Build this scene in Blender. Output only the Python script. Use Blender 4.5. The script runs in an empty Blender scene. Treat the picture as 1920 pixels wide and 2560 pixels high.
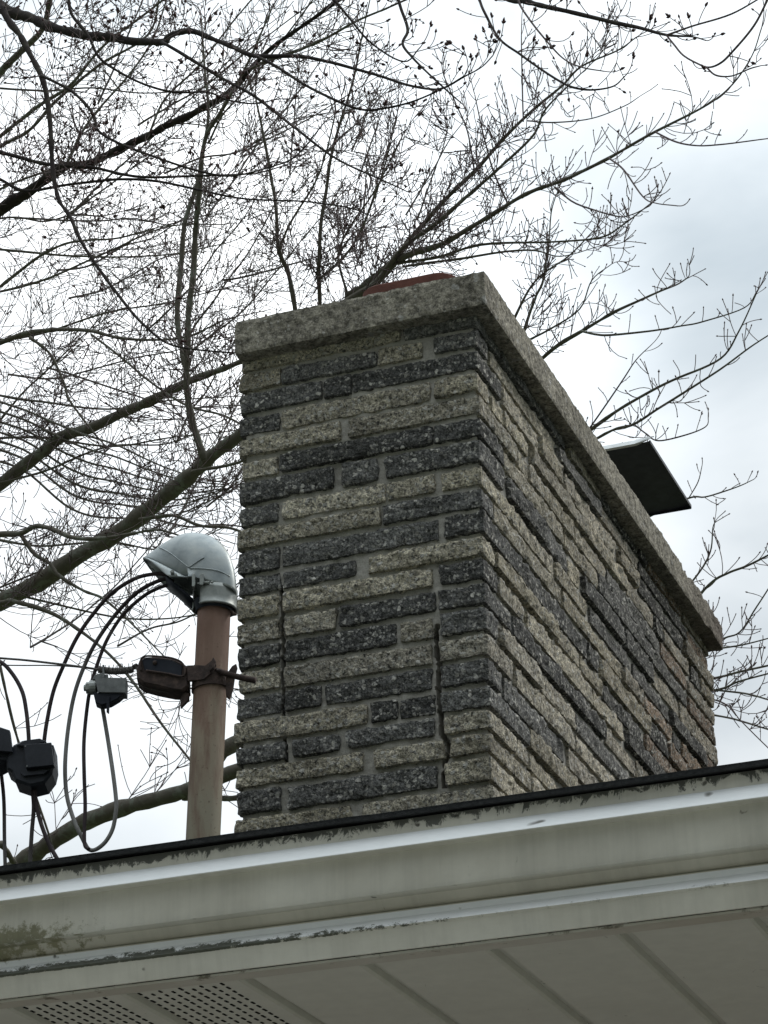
import bpy, math, random
import numpy as np
from mathutils import Vector, Matrix, noise
rng = random.Random(11)
S = bpy.context.scene
COL = S.collection
# ------------------------------------------------------------------ camera
CAMZ = 1.6
FPX = 6467.4
yaw, pit, rol = [math.radians(a) for a in (-20.5006, 25.86, -0.9525)]
fw = Vector((math.sin(yaw)*math.cos(pit), math.cos(yaw)*math.cos(pit), math.sin(pit)))
rt = Vector((math.cos(yaw), -math.sin(yaw), 0)); up = rt.cross(fw)
R_ = rt*math.cos(rol) + up*math.sin(rol)
U_ = -rt*math.sin(rol) + up*math.cos(rol)
CAM = Vector((0, 0, CAMZ))
cd = bpy.data.cameras.new('camera'); cam = bpy.data.objects.new('camera', cd); COL.objects.link(cam)
cam.matrix_world = Matrix(((R_.x, U_.x, -fw.x, 0), (R_.y, U_.y, -fw.y, 0), (R_.z, U_.z, -fw.z, CAMZ), (0, 0, 0, 1)))
cd.sensor_fit = 'VERTICAL'; cd.sensor_height = 36; cd.sensor_width = 27
cd.lens = FPX/2560*36; cd.clip_end = 2000; cd.clip_start = .05
S.camera = cam
# ------------------------------------------------------------------ light
SUN_EL, SUN_AZ = math.radians(42), math.radians(38)       # azimuth from +Y, the side behind the chimney
sd = Vector((math.sin(SUN_AZ)*math.cos(SUN_EL), math.cos(SUN_AZ)*math.cos(SUN_EL), math.sin(SUN_EL)))
W = bpy.data.worlds.new('World'); S.world = W; W.use_nodes = True
nt = W.node_tree; nt.nodes.clear()
def N(nt, t, **k):
    n = nt.nodes.new(t)
    for a, v in k.items():
        if a[0] == '_': n.inputs[a[1:].replace('_', ' ')].default_value = v
        else: setattr(n, a, v)
    return n
sky = N(nt, 'ShaderNodeTexSky', sky_type='NISHITA', sun_disc=False, sun_elevation=SUN_EL, sun_rotation=SUN_AZ)
tc = N(nt, 'ShaderNodeTexCoord')
n1 = N(nt, 'ShaderNodeTexNoise', _Scale=5.0, _Detail=6.0, _Roughness=.5, _Distortion=.25)
mp = N(nt, 'ShaderNodeMapping'); mp.inputs['Location'].default_value = (2.7, 0, .2); mp.inputs['Scale'].default_value = (1, 1, 1.5)
nt.links.new(tc.outputs['Generated'], mp.inputs[0]); nt.links.new(mp.outputs[0], n1.inputs['Vector'])
cr = N(nt, 'ShaderNodeValToRGB'); e = cr.color_ramp.elements
e[0].position = .32; e[0].color = (.315, .365, .395, 1); e[1].position = .70; e[1].color = (.71, .735, .745, 1)
nt.links.new(n1.outputs[0], cr.inputs[0])
def viewdir(px, py): return (fw*FPX + R_*(px-960) - U_*(py-1280)).normalized()
g0 = viewdir(480, 1250)
dp = N(nt, 'ShaderNodeVectorMath', operation='DOT_PRODUCT'); dp.inputs[1].default_value = g0
nm = N(nt, 'ShaderNodeVectorMath', operation='NORMALIZE'); nt.links.new(tc.outputs['Generated'], nm.inputs[0]); nt.links.new(nm.outputs[0], dp.inputs[0])
gr = N(nt, 'ShaderNodeMapRange', interpolation_type='SMOOTHSTEP'); gr.inputs[1].default_value = math.cos(math.radians(12.5)); gr.inputs[2].default_value = math.cos(math.radians(6.5))
gr.inputs[3].default_value = 0; gr.inputs[4].default_value = .42
nt.links.new(dp.outputs['Value'], gr.inputs[0])
gl = N(nt, 'ShaderNodeMix', data_type='RGBA', blend_type='ADD'); gl.inputs[0].default_value = 1
nt.links.new(cr.outputs[0], gl.inputs[6]); nt.links.new(gr.outputs[0], gl.inputs[7])
skm = N(nt, 'ShaderNodeMix', data_type='RGBA', blend_type='MULTIPLY'); skm.inputs[0].default_value = 1; skm.inputs[7].default_value = (.1, .1, .1, 1)
nt.links.new(sky.outputs[0], skm.inputs[6])
mx = N(nt, 'ShaderNodeMix', data_type='RGBA'); mx.inputs[0].default_value = .93
nt.links.new(skm.outputs[2], mx.inputs[6]); nt.links.new(gl.outputs[2], mx.inputs[7])
# overcast brightness: dimmer towards the horizon away from the sun, brighter overhead
sp_ = N(nt, 'ShaderNodeSeparateXYZ'); nt.links.new(nm.outputs[0], sp_.inputs[0])
hd_ = N(nt, 'ShaderNodeVectorMath', operation='DOT_PRODUCT'); hd_.inputs[1].default_value = (.25, .968, 0); nt.links.new(nm.outputs[0], hd_.inputs[0])
def wm(op, a, b_):
    m_ = N(nt, 'ShaderNodeMath', operation=op)
    for s_, v_ in zip(m_.inputs, (a, b_)):
        if isinstance(v_, (int, float)): s_.default_value = v_
        else: nt.links.new(v_, s_)
    return m_.outputs[0]
lum = wm('ADD', wm('ADD', wm('MULTIPLY', wm('POWER', wm('MAXIMUM', sp_.outputs['Z'], 0.), 3.), 2.9), .12), wm('MULTIPLY', wm('MAXIMUM', hd_.outputs['Value'], 0.), .70))
lm_ = N(nt, 'ShaderNodeMix', data_type='RGBA', blend_type='MULTIPLY'); lm_.inputs[0].default_value = 1
nt.links.new(mx.outputs[2], lm_.inputs[6]); nt.links.new(lum, lm_.inputs[7]); mx = lm_
bg = N(nt, 'ShaderNodeBackground', _Strength=1.0); wo = N(nt, 'ShaderNodeOutputWorld')
nt.links.new(mx.outputs[2], bg.inputs[0]); nt.links.new(bg.outputs[0], wo.inputs[0])
sl = bpy.data.lights.new('sun', 'SUN'); sl.energy = 1.0; sl.angle = math.radians(14); sl.color = (1, .96, .9)
so = bpy.data.objects.new('sun', sl); COL.objects.link(so); so.rotation_euler = sd.to_track_quat('Z', 'Y').to_euler(); so.location = (0, 0, 20)
S.view_settings.view_transform = 'Standard'; S.view_settings.look = 'None'; S.view_settings.exposure = .75; S.view_settings.gamma = 1
# ------------------------------------------------------------------ helpers
WL = {}
def at(px, py, Y):
    d = viewdir(px, py); return CAM + d*(Y/d.y)
def tag(o, label=None, cat=None, group=None, kind=None):
    if label: o['label'] = label
    if cat: o['category'] = cat
    if group: o['group'] = group
    if kind: o['kind'] = kind
    return o
def empty(name, loc, label, cat, group=None):
    o = bpy.data.objects.new(name, None); COL.objects.link(o); o.location = loc; WL[o] = Vector(loc)
    o.empty_display_size = .1
    return tag(o, label, cat, group)
def obj(name, V, F, mat, parent=None, smooth=False, origin=None, cols=None, mats=None, fm=None):
    V = np.asarray(V, dtype=np.float64).reshape(-1, 3)
    if parent is not None: off = WL[parent]
    else: off = Vector(origin) if origin is not None else Vector(V.mean(0)); 
    V = V - np.array(off)
    me = bpy.data.meshes.new(name); me.from_pydata(V.tolist(), [], F if isinstance(F, list) else F.tolist()); me.update()
    if mats:
        for m in mats: me.materials.append(m)
        me.polygons.foreach_set('material_index', fm)
    else: me.materials.append(mat)
    if cols is not None:
        a = me.color_attributes.new('tint', 'FLOAT_COLOR', 'POINT'); a.data.foreach_set('color', np.asarray(cols, dtype=np.float32).ravel())
    if smooth: me.polygons.foreach_set('use_smooth', [True]*len(me.polygons))
    o = bpy.data.objects.new(name, me); COL.objects.link(o)
    if parent is not None: o.parent = parent
    else: o.location = off
    WL[o] = Vector(off)
    return o
class MB:
    def __init__(s): s.V = []; s.F = []; s.C = []
    def add(s, V, F, c=None):
        b = len(s.V); s.V += [tuple(v) for v in V]; s.F += [[i+b for i in f] for f in F]
        if c is not None: s.C += [c]*len(V)
    def box(s, a, b):
        (x0, y0, z0), (x1, y1, z1) = a, b
        s.add([(x0,y0,z0),(x1,y0,z0),(x1,y1,z0),(x0,y1,z0),(x0,y0,z1),(x1,y0,z1),(x1,y1,z1),(x0,y1,z1)],
              [[0,3,2,1],[4,5,6,7],[0,1,5,4],[1,2,6,5],[2,3,7,6],[3,0,4,7]])
    def tube(s, P, r, n=8, cap=True):
        V, F = tube(P, r, n, cap); s.add(V, F)
    def prism(s, poly, Y, d0, d1, bev=0):
        # polygon in the plane y=Y (world points), extruded along ND from d0 to d1, front edge bevelled
        P = [Vector(p) for p in poly]; c = sum(P, Vector())/len(P)
        rings = []
        if bev: rings.append([p + (c-p).normalized()*bev + ND*d0 for p in P]); rings.append([p + ND*(d0+bev) for p in P])
        else: rings.append([p + ND*d0 for p in P])
        if bev: rings.append([p + ND*(d1-bev) for p in P]); rings.append([p + (c-p).normalized()*bev + ND*d1 for p in P])
        else: rings.append([p + ND*d1 for p in P])
        n = len(P); V = [v for r in rings for v in r]; F = [list(range(n)), [len(V)-1-i for i in range(n)]]
        for k in range(len(rings)-1):
            for i in range(n): F.append([k*n+i, (k+1)*n+i, (k+1)*n+(i+1) % n, k*n+(i+1) % n])
        s.add(V, F)
    def build(s, name, mat, parent=None, smooth=False, origin=None):
        return obj(name, s.V, s.F, mat, parent, smooth, origin, s.C if s.C else None)
ND = Vector((-.35, .937, 0))      # horizontal direction away from the camera
def tube(P, r, n=8, cap=True):
    P = np.array([tuple(p) for p in P], dtype=float); m = len(P)
    r = np.full(m, r) if np.isscalar(r) else np.asarray(r, dtype=float)
    T = np.gradient(P, axis=0); T /= np.linalg.norm(T, axis=1)[:, None]+1e-12
    ref = np.array([.3, .9, .1]) if abs(T[0]@np.array([.3, .9, .1])) < .85 else np.array([1., 0, 0])
    A = np.cross(T, ref); A /= np.linalg.norm(A, axis=1)[:, None]+1e-12; B = np.cross(T, A)
    th = np.arange(n)*2*math.pi/n
    V = P[:, None, :] + r[:, None, None]*(np.cos(th)[None, :, None]*A[:, None, :] + np.sin(th)[None, :, None]*B[:, None, :])
    i = np.arange(m-1)[:, None]*n; j = np.arange(n)[None, :]; j2 = (j+1) % n
    F = np.stack([i+j, i+j2, i+n+j2, i+n+j], -1).reshape(-1, 4).tolist()
    if cap: F += [list(range(n))[::-1], list(range((m-1)*n, m*n))]
    return V.reshape(-1, 3), F
def cr_smooth(P, k=5):
    P = np.array([tuple(p) for p in P], dtype=float); Q = np.vstack([2*P[0]-P[1], P, 2*P[-1]-P[-2]]); out = []
    for i in range(1, len(Q)-2):
        p0, p1, p2, p3 = Q[i-1:i+3]
        for t in np.arange(k)/k: out.append(.5*((2*p1)+(-p0+p2)*t+(2*p0-5*p1+4*p2-p3)*t*t+(-p0+3*p1-3*p2+p3)*t**3))
    out.append(P[-1]); return np.array(out)
def rough_box(a, b, cell, rad, amp, seed=0., hi=30., face_amp=1.):
    # rounded, noise-roughened stone block
    a = np.array(a, float); b = np.array(b, float); n = np.maximum(2, np.ceil((b-a)/cell).astype(int))
    idx = {}; V = []; F = []
    def vid(i, j, k):
        key = (i, j, k)
        if key not in idx: idx[key] = len(V); V.append((i, j, k))
        return idx[key]
    for ax in range(3):
        u, v = [(1, 2), (2, 0), (0, 1)][ax]
        for side in (0, n[ax]):
            for i in range(n[u]):
                for j in range(n[v]):
                    q = []
                    for di, dj in ((0, 0), (1, 0), (1, 1), (0, 1)):
                        c = [0, 0, 0]; c[ax] = side; c[u] = i+di; c[v] = j+dj; q.append(vid(*c))
                    F.append(q if side else q[::-1])
    G = np.array(V, float); P = a + (b-a)*G/n
    inn = np.clip(P, a+rad, b-rad); D = P-inn; L = np.linalg.norm(D, axis=1)[:, None]; Nn = D/np.maximum(L, 1e-9)
    P = inn + Nn*rad
    out = []
    for p, nn in zip(P, Nn):
        q = Vector(p); h = noise.noise(q*hi+Vector((seed, 0, 0)))*.6 + noise.noise(q*hi*2.6+Vector((0, seed, 3)))*.4
        h2 = noise.noise(q*9+Vector((seed, 7, 0)))*.5
        out.append(q + Vector(nn)*amp*(h+h2))
    return out, F
# ------------------------------------------------------------------ materials
def mat(name, rough=.8, metal=0., spec=.3):
    m = bpy.data.materials.new(name); m.use_nodes = True; t = m.node_tree; b = t.nodes['Principled BSDF']
    b.inputs['Roughness'].default_value = rough; b.inputs['Metallic'].default_value = metal
    b.inputs['Specular IOR Level'].default_value = spec
    return m, t, b
def ramp(t, src, stops, interp='LINEAR'):
    r = t.nodes.new('ShaderNodeValToRGB'); r.color_ramp.interpolation = interp; e = r.color_ramp.elements
    while len(e) < len(stops): e.new(.5)
    for i, (p, c) in enumerate(stops):
        e[i].position = p; e[i].color = (c, c, c, 1) if isinstance(c, (int, float)) else (*c, 1)
    t.links.new(src, r.inputs[0]); return r.outputs[0]
def nz(t, scale, detail=4, rough=.55, dist=0., src=None, stretch=None):
    n = t.nodes.new('ShaderNodeTexNoise'); n.inputs['Scale'].default_value = scale; n.inputs['Detail'].default_value = detail
    n.inputs['Roughness'].default_value = rough; n.inputs['Distortion'].default_value = dist
    if src is None: src = geo_pos(t)
    if stretch:
        m = t.nodes.new('ShaderNodeMapping'); m.inputs['Scale'].default_value = stretch; t.links.new(src, m.inputs[0]); src = m.outputs[0]
    t.links.new(src, n.inputs['Vector']); return n.outputs[0]
def geo_pos(t):
    for n in t.nodes:
        if n.type == 'TEX_COORD': return n.outputs['Object']
    return t.nodes.new('ShaderNodeTexCoord').outputs['Object']
def mixc(t, f, a, b, mode='MIX'):
    m = t.nodes.new('ShaderNodeMix'); m.data_type = 'RGBA'; m.blend_type = mode
    for s, v in ((m.inputs[0], f), (m.inputs[6], a), (m.inputs[7], b)):
        if isinstance(v, (int, float)): s.default_value = v if s.type == 'VALUE' else (v, v, v, 1)
        elif isinstance(v, tuple): s.default_value = (*v, 1)
        else: t.links.new(v, s)
    return m.outputs[2]
def mth(t, op, a, b=None, clamp=False):
    m = t.nodes.new('ShaderNodeMath'); m.operation = op; m.use_clamp = clamp
    for s, v in zip(m.inputs, (a, b)):
        if v is None: continue
        if isinstance(v, (int, float)): s.default_value = v
        else: t.links.new(v, s)
    return m.outputs[0]
def bump(t, b, h, dist=.002, strength=1.):
    n = t.nodes.new('ShaderNodeBump'); n.inputs['Distance'].default_value = dist; n.inputs['Strength'].default_value = strength
    t.links.new(h, n.inputs['Height']); t.links.new(n.outputs[0], b.inputs['Normal'])
def sepz(t, ax='Z'):
    s = t.nodes.new('ShaderNodeSeparateXYZ'); t.links.new(geo_pos(t), s.inputs[0]); return s.outputs[ax]

def chips(t, scale, thr, dist=.42):
    # light stone flakes: random voronoi cells, warped
    pos = geo_pos(t); w = t.nodes.new('ShaderNodeTexNoise'); w.inputs['Scale'].default_value = scale*1.3; w.inputs['Detail'].default_value = 2
    t.links.new(pos, w.inputs['Vector'])
    v = t.nodes.new('ShaderNodeVectorMath'); v.operation = 'SCALE'; v.inputs['Scale'].default_value = 1.1/scale; t.links.new(w.outputs['Color'], v.inputs[0])
    a = t.nodes.new('ShaderNodeVectorMath'); a.operation = 'ADD'; t.links.new(pos, a.inputs[0]); t.links.new(v.outputs[0], a.inputs[1])
    vo = t.nodes.new('ShaderNodeTexVoronoi'); vo.inputs['Scale'].default_value = scale; t.links.new(a.outputs[0], vo.inputs['Vector'])
    s = t.nodes.new('ShaderNodeSeparateColor'); t.links.new(vo.outputs['Color'], s.inputs[0])
    m1 = ramp(t, s.outputs[0], [(thr, 0.), (thr+.04, 1.)]); m2 = ramp(t, vo.outputs['Distance'], [(dist, 1.), (dist+.1, 0.)])
    return mth(t, 'MULTIPLY', m1, m2), s.outputs[1]

# rock-faced brick: per-brick tint in a colour attribute, alpha = dark brick
M = {}
m, t, b = mat('split_brick', .92, spec=.15); M['brick'] = m
at_ = t.nodes.new('ShaderNodeAttribute'); at_.attribute_name = 'tint'
f1 = nz(t, 60, 6, .75); f2 = nz(t, 14, 3, .6); f3 = nz(t, 190, 3, .7)
base = mixc(t, 1., at_.outputs['Color'], ramp(t, f1, [(.3, .35), (.5, .95), (.68, 1.6)]), 'MULTIPLY')
base = mixc(t, 1., base, ramp(t, f2, [(.3, .75), (.7, 1.2)]), 'MULTIPLY')
base = mixc(t, 1., base, ramp(t, f3, [(.32, .35), (.68, 1.7)]), 'MULTIPLY')
c1, rnd = chips(t, 64, .70, .33); c2, rnd2 = chips(t, 125, .58, .40)
ccol = mixc(t, rnd, (.30, .29, .26), (.72, .70, .64))
base = mixc(t, c1, base, ccol); base = mixc(t, mth(t, 'MULTIPLY', c2, .8), base, mixc(t, rnd2, (.20, .19, .17), (.62, .61, .56)))
soot = ramp(t, nz(t, 5.5, 5, .7, .8), [(.52, 0.), (.68, .42)]); base = mixc(t, mth(t, 'MULTIPLY', soot, .8), base, (.045, .043, .038))
pit_ = ramp(t, nz(t, 85, 4, .7, src=None), [(.55, 0.), (.63, .85)])
base = mixc(t, pit_, base, (.035, .036, .035))
t.links.new(base, b.inputs['Base Color'])
hh = mth(t, 'ADD', mth(t, 'MULTIPLY', f1, 1.4), mth(t, 'ADD', mth(t, 'MULTIPLY', c1, .35), mth(t, 'MULTIPLY', f3, .5)))
bump(t, b, hh, .009, 1.)
# mortar
m, t, b = mat('mortar', .95, spec=.1); M['mortar'] = m
f1 = nz(t, 22, 5, .6); f3 = nz(t, 260, 3, .6)
base = mixc(t, 1., ramp(t, f1, [(.3, (.30, .288, .26)), (.7, (.45, .433, .39))]), ramp(t, f3, [(.3, .8), (.7, 1.15)]), 'MULTIPLY')
t.links.new(base, b.inputs['Base Color']); bump(t, b, f3, .002, .6)
# cap concrete with exposed aggregate
m, t, b = mat('aggregate_concrete', .93, spec=.12); M['cap'] = m
f1 = nz(t, 50, 6, .72); f2 = nz(t, 7, 4, .6); f3 = nz(t, 170, 3, .7)
base = mixc(t, f2, (.225, .208, .172), (.345, .322, .268))
base = mixc(t, 1., base, ramp(t, f1, [(.35, .4), (.5, 1.), (.62, 1.45)]), 'MULTIPLY')
base = mixc(t, 1., base, ramp(t, f3, [(.3, .45), (.7, 1.55)]), 'MULTIPLY')
c1, rnd = chips(t, 34, .86, .28); c2, rnd2 = chips(t, 105, .74, .36)
worn = ramp(t, nz(t, 9, 3, .6), [(.4, .15), (.55, 1.)])
base = mixc(t, mth(t, 'MULTIPLY', c2, worn), base, mixc(t, rnd2, (.25, .24, .21), (.55, .53, .48)))
base = mixc(t, mth(t, 'MULTIPLY', c1, .9), base, mixc(t, rnd, (.28, .27, .25), (.48, .47, .44)))
base = mixc(t, ramp(t, nz(t, 70, 4, .7), [(.60, 0.), (.68, .75)]), base, (.04, .04, .036))
yy = sepz(t, 'Y'); far = ramp(t, mth(t, 'DIVIDE', yy, 1.25), [(.45, 0.), (1., 1.)])      # brown lichen crust on the far end
base = mixc(t, 1., base, ramp(t, nz(t, 14, 4, .6, stretch=(1, 1, .12)), [(.35, .72), (.6, 1.05)]), 'MULTIPLY')
base = mixc(t, mth(t, 'MULTIPLY', far, .8), base, mixc(t, f1, (.05, .038, .032), (.17, .13, .11)))
t.links.new(base, b.inputs['Base Color']); bump(t, b, mth(t, 'ADD', f1, mth(t, 'MULTIPLY', c2, .3)), .007, .9)
# painted aluminium (gutter trim)
def paint(name, col, dirt, moss=False, black=0., rough=.45):
    m, t, b = mat(name, rough, spec=.4); M[name] = m
    f = nz(t, 4, 5, .6, stretch=(1, 3, 3)); f2 = nz(t, 40, 4, .6); f4 = nz(t, 130, 4, .7)
    c = mixc(t, ramp(t, f, [(.35, 0.), (.75, .6)]), col, dirt)
    c = mixc(t, 1., c, ramp(t, f2, [(.3, .95), (.7, 1.04)]), 'MULTIPLY')
    st = ramp(t, nz(t, 30, 3, .6, 1.5, stretch=(1.5, 1, .6)), [(.715, 0.), (.75, .6)]); c = mixc(t, st, c, (.10, .09, .07))
    return m, t, b, c, f2, f4
m, t, b, c, f2, f4 = paint('gutter_paint', (.53, .525, .485), (.45, .435, .385))
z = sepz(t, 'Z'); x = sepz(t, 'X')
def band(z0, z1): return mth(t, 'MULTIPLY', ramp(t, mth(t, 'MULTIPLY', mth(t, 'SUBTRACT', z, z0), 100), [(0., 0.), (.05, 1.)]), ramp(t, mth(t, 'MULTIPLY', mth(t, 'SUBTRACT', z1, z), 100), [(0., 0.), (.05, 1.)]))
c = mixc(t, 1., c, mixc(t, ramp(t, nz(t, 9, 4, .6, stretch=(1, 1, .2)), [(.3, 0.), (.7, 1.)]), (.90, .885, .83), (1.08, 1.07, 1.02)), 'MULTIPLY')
c = mixc(t, 1., c, mixc(t, band(.8990, .9150), (1., 1., 1.), (.80, .78, .74)), 'MULTIPLY')  # down-turned bend under the cove: its shade painted into the colour
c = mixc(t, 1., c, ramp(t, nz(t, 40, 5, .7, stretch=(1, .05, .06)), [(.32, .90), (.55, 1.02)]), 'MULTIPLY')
skylit = mth(t, 'ADD', band(.9700, .9943), band(.8785, .8994), True)
c = mixc(t, skylit, c, mixc(t, f2, (.62, .64, .64), (.74, .76, .76)))  # upward ledges painted paler: sky light put into their colour
sp1, _r = chips(t, 40, .84, .10); c = mixc(t, mth(t, 'MULTIPLY', sp1, .85), c, (.04, .035, .025))
sp2, _r = chips(t, 15, .80, .06); c = mixc(t, mth(t, 'MULTIPLY', sp2, .85), c, (.05, .045, .03))
# black algae hanging from the shingle line on the top lip
tn = nz(t, 48, 6, .78, .8, stretch=(1, 1, .6)); big = nz(t, 2.2, 2, .5)
top = ramp(t, mth(t, 'MULTIPLY', mth(t, 'SUBTRACT', z, .9965), 50), [(0., 0.), (.35, .25), (.8, .62)])
blk = ramp(t, mth(t, 'ADD', mth(t, 'ADD', tn, mth(t, 'MULTIPLY', big, .42)), mth(t, 'MULTIPLY', top, .38)), [(.80, 0.), (.86, 1.)])
lipm = ramp(t, mth(t, 'SUBTRACT', z, .9945), [(0., 0.), (.001, 1.)])
c = mixc(t, mth(t, 'MULTIPLY', mth(t, 'MULTIPLY', blk, lipm), .88), c, mixc(t, f4, (.006, .008, .007), (.045, .05, .04)))
# green-grey algae on the lower ledge, left part
led = mth(t, 'MULTIPLY', ramp(t, mth(t, 'ABSOLUTE', mth(t, 'SUBTRACT', z, .8835), None), [(.010, 1.), (.014, 0.)]),
          ramp(t, mth(t, 'MULTIPLY', mth(t, 'ADD', x, 1.7), 1.), [(0., 1.), (.45, .95), (.62, .45), (.8, .12)]))
low = ramp(t, mth(t, 'MULTIPLY', mth(t, 'SUBTRACT', .8935, z), 75), [(0., 0.), (1., 1.)])
led = mth(t, 'MULTIPLY', led, ramp(t, mth(t, 'MULTIPLY', mth(t, 'SUBTRACT', z, .8765), 100), [(0., 0.), (.08, 1.)]))
lm = ramp(t, mth(t, 'ADD', mth(t, 'ADD', nz(t, 70, 6, .8), mth(t, 'MULTIPLY', low, .32)), mth(t, 'MULTIPLY', led, .28)), [(.90, 0.), (.97, 1.)])
c = mixc(t, mth(t, 'MULTIPLY', mth(t, 'MULTIPLY', lm, ramp(t, led, [(0., 0.), (.25, 1.)])), .95, True), c, mixc(t, f4, (.010, .013, .008), (.065, .072, .045)))
# moss patch on the ogee, far left
dx = mth(t, 'ABSOLUTE', mth(t, 'ADD', x, 1.60), None); pm = ramp(t, dx, [(.06, 1.), (.27, 0.)]); pz = ramp(t, mth(t, 'ABSOLUTE', mth(t, 'SUBTRACT', z, .920), None), [(.008, 1.), (.032, 0.)])
mm = ramp(t, mth(t, 'ADD', nz(t, 62, 6, .78), mth(t, 'MULTIPLY', mth(t, 'MULTIPLY', pm, pz), .34)), [(.66, 0.), (.78, .8)])
c = mixc(t, mth(t, 'MULTIPLY', mm, ramp(t, mth(t, 'MULTIPLY', pm, pz), [(0., 0.), (.15, 1.)])), c, mixc(t, f2, (.05, .055, .02), (.17, .155, .06)))
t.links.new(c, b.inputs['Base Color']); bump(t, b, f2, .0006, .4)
m, t, b, c, f2, f4 = paint('soffit_paint', (.52, .525, .455), (.46, .465, .40), rough=.6)
t.links.new(c, b.inputs['Base Color'])
m, t, b, c, f2, f4 = paint('trim_paint', (.45, .44, .38), (.30, .27, .20), rough=.6)
zz = ramp(t, mth(t, 'ADD', nz(t, 28, 5, .7), mth(t, 'MULTIPLY', ramp(t, mth(t, 'SUBTRACT', 2.765, sepz(t, 'Y')), [(0., 0.), (.02, 1.)]), .12)), [(.66, 0.), (.75, .8)])
c = mixc(t, zz, c, (.07, .06, .035)); t.links.new(c, b.inputs['Base Color'])
def simple(name, stops, scale, rough=.8, metal=0., spec=.3, bd=.0, stretch=None, detail=5, dist=0.):
    m, t, b = mat(name, rough, metal, spec); f = nz(t, scale, detail, .62, dist, stretch=stretch)
    t.links.new(ramp(t, f, stops), b.inputs['Base Color'])
    if bd: bump(t, b, nz(t, scale*3, 4, .65), bd, .8)
    M[name] = m; return m, t, b, f
simple('shingle', [(.3, (.008, .009, .01)), (.7, (.03, .032, .033))], 150, .95, bd=.002)
simple('slot_dark', [(0., (.008, .008, .007)), (1., (.012, .012, .01))], 10, 1.)
simple('red_clay', [(.3, (.10, .042, .034)), (.7, (.17, .07, .055))], 25, .9, bd=.002)
simple('dark_metal', [(.3, (.010, .013, .021)), (.7, (.026, .031, .042))], 30, .55, .3)
simple('pale_metal', [(.3, (.45, .47, .47)), (.7, (.62, .64, .64))], 30, .5, .3)
simple('wall_brick', [(.3, (.16, .08, .06)), (.7, (.30, .16, .11))], 12, .9, bd=.004)
simple('lawn', [(.3, (.04, .06, .02)), (.7, (.09, .11, .05))], 3, 1.)
simple('rusty_iron', [(.3, (.04, .032, .030)), (.55, (.08, .058, .052)), (.75, (.14, .10, .085))], 60, .85, .2, bd=.0015)
simple('black_plastic', [(.3, (.018, .021, .028)), (.7, (.034, .038, .048))], 40, .5)
simple('connector_grey', [(.3, (.13, .14, .14)), (.7, (.24, .25, .25))], 60, .6, .35, bd=.0006)
simple('galvanised', [(.25, (.22, .25, .26)), (.5, (.34, .375, .38)), (.75, (.44, .46, .44))], 22, .45, .55, bd=.0006, dist=.6)
simple('clean_zinc', [(.3, (.24, .26, .25)), (.7, (.42, .44, .42))], 45, .5, .5, dist=.5)
simple('cable_rubber', [(.3, (.02, .015, .017)), (.6, (.06, .045, .048)), (.75, (.2, .19, .18))], 30, .75, stretch=(1, 1, .3))
m, t, b, f = simple('cable_worn', [(.3, (.05, .045, .045)), (.5, (.16, .155, .15)), (.75, (.36, .36, .35))], 26, .8, stretch=(1, 1, .25))
pale = ramp(t, mth(t, 'ADD', mth(t, 'MULTIPLY', sepz(t, 'Z'), -1.8), mth(t, 'MULTIPLY', f, .4)), [(.3, 0.), (.75, 1.)])
t.links.new(mixc(t, pale, (.035, .025, .027), ramp(t, f, [(.3, (.08, .075, .07)), (.7, (.36, .36, .35))])), b.inputs['Base Color'])
simple('wire_strand', [(.3, (.05, .045, .042)), (.7, (.2, .19, .18))], 300, .6, .5)
simple('bark_far', [(.3, (.055, .045, .042)), (.7, (.12, .10, .095))], 30, .95)
# pole: rust-pink paint above, bare tan-grey below
m, t, b = mat('mast_paint', .7, 0, .3); M['mast'] = m
f = nz(t, 18, 5, .65, stretch=(2, 2, .35)); fs = nz(t, 120, 4, .7); g = mth(t, 'ADD', sepz(t, 'Z'), mth(t, 'MULTIPLY', f, .25))
pg = nz(t, 26, 5, .7, stretch=(1, 1, .3)); g = mth(t, 'ADD', g, mth(t, 'MULTIPLY', mth(t, 'SUBTRACT', pg, .5), .5))
c = ramp(t, g, [(.30, (.31, .28, .21)), (.52, (.33, .27, .20)), (.62, (.27, .185, .14)), (.85, (.21, .125, .095))])
c = mixc(t, ramp(t, f, [(.45, 0.), (.65, .7)]), c, (.19, .12, .09)); c = mixc(t, ramp(t, fs, [(.6, 0.), (.7, .6)]), c, (.12, .07, .05))
t.links.new(c, b.inputs['Base Color']); bump(t, b, fs, .0008, .5)
# bark
def bark(name, a, bb, lich):
    m, t, b = mat(name, .95, spec=.1); M[name] = m; f = nz(t, 25, 5, .65); g = nz(t, 9, 5, .7, .5)
    c = mixc(t, f, a, bb); c = mixc(t, ramp(t, g, [(.5, 0.), (.62, .85)]), c, lich); t.links.new(c, b.inputs['Base Color']); bump(t, b, f, .006, .8)
bark('bark_grey', (.09, .08, .068), (.20, .185, .155), (.22, .235, .20))
bark('bark_dark', (.022, .018, .019), (.06, .05, .048), (.07, .065, .055))
simple('twig', [(.3, (.08, .06, .065)), (.7, (.19, .15, .15))], 20, .9)
simple('twig_pale', [(.3, (.09, .075, .075)), (.7, (.17, .15, .14))], 20, .9)
simple('bud', [(.3, (.035, .02, .022)), (.7, (.10, .05, .045))], 60, .8)

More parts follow.
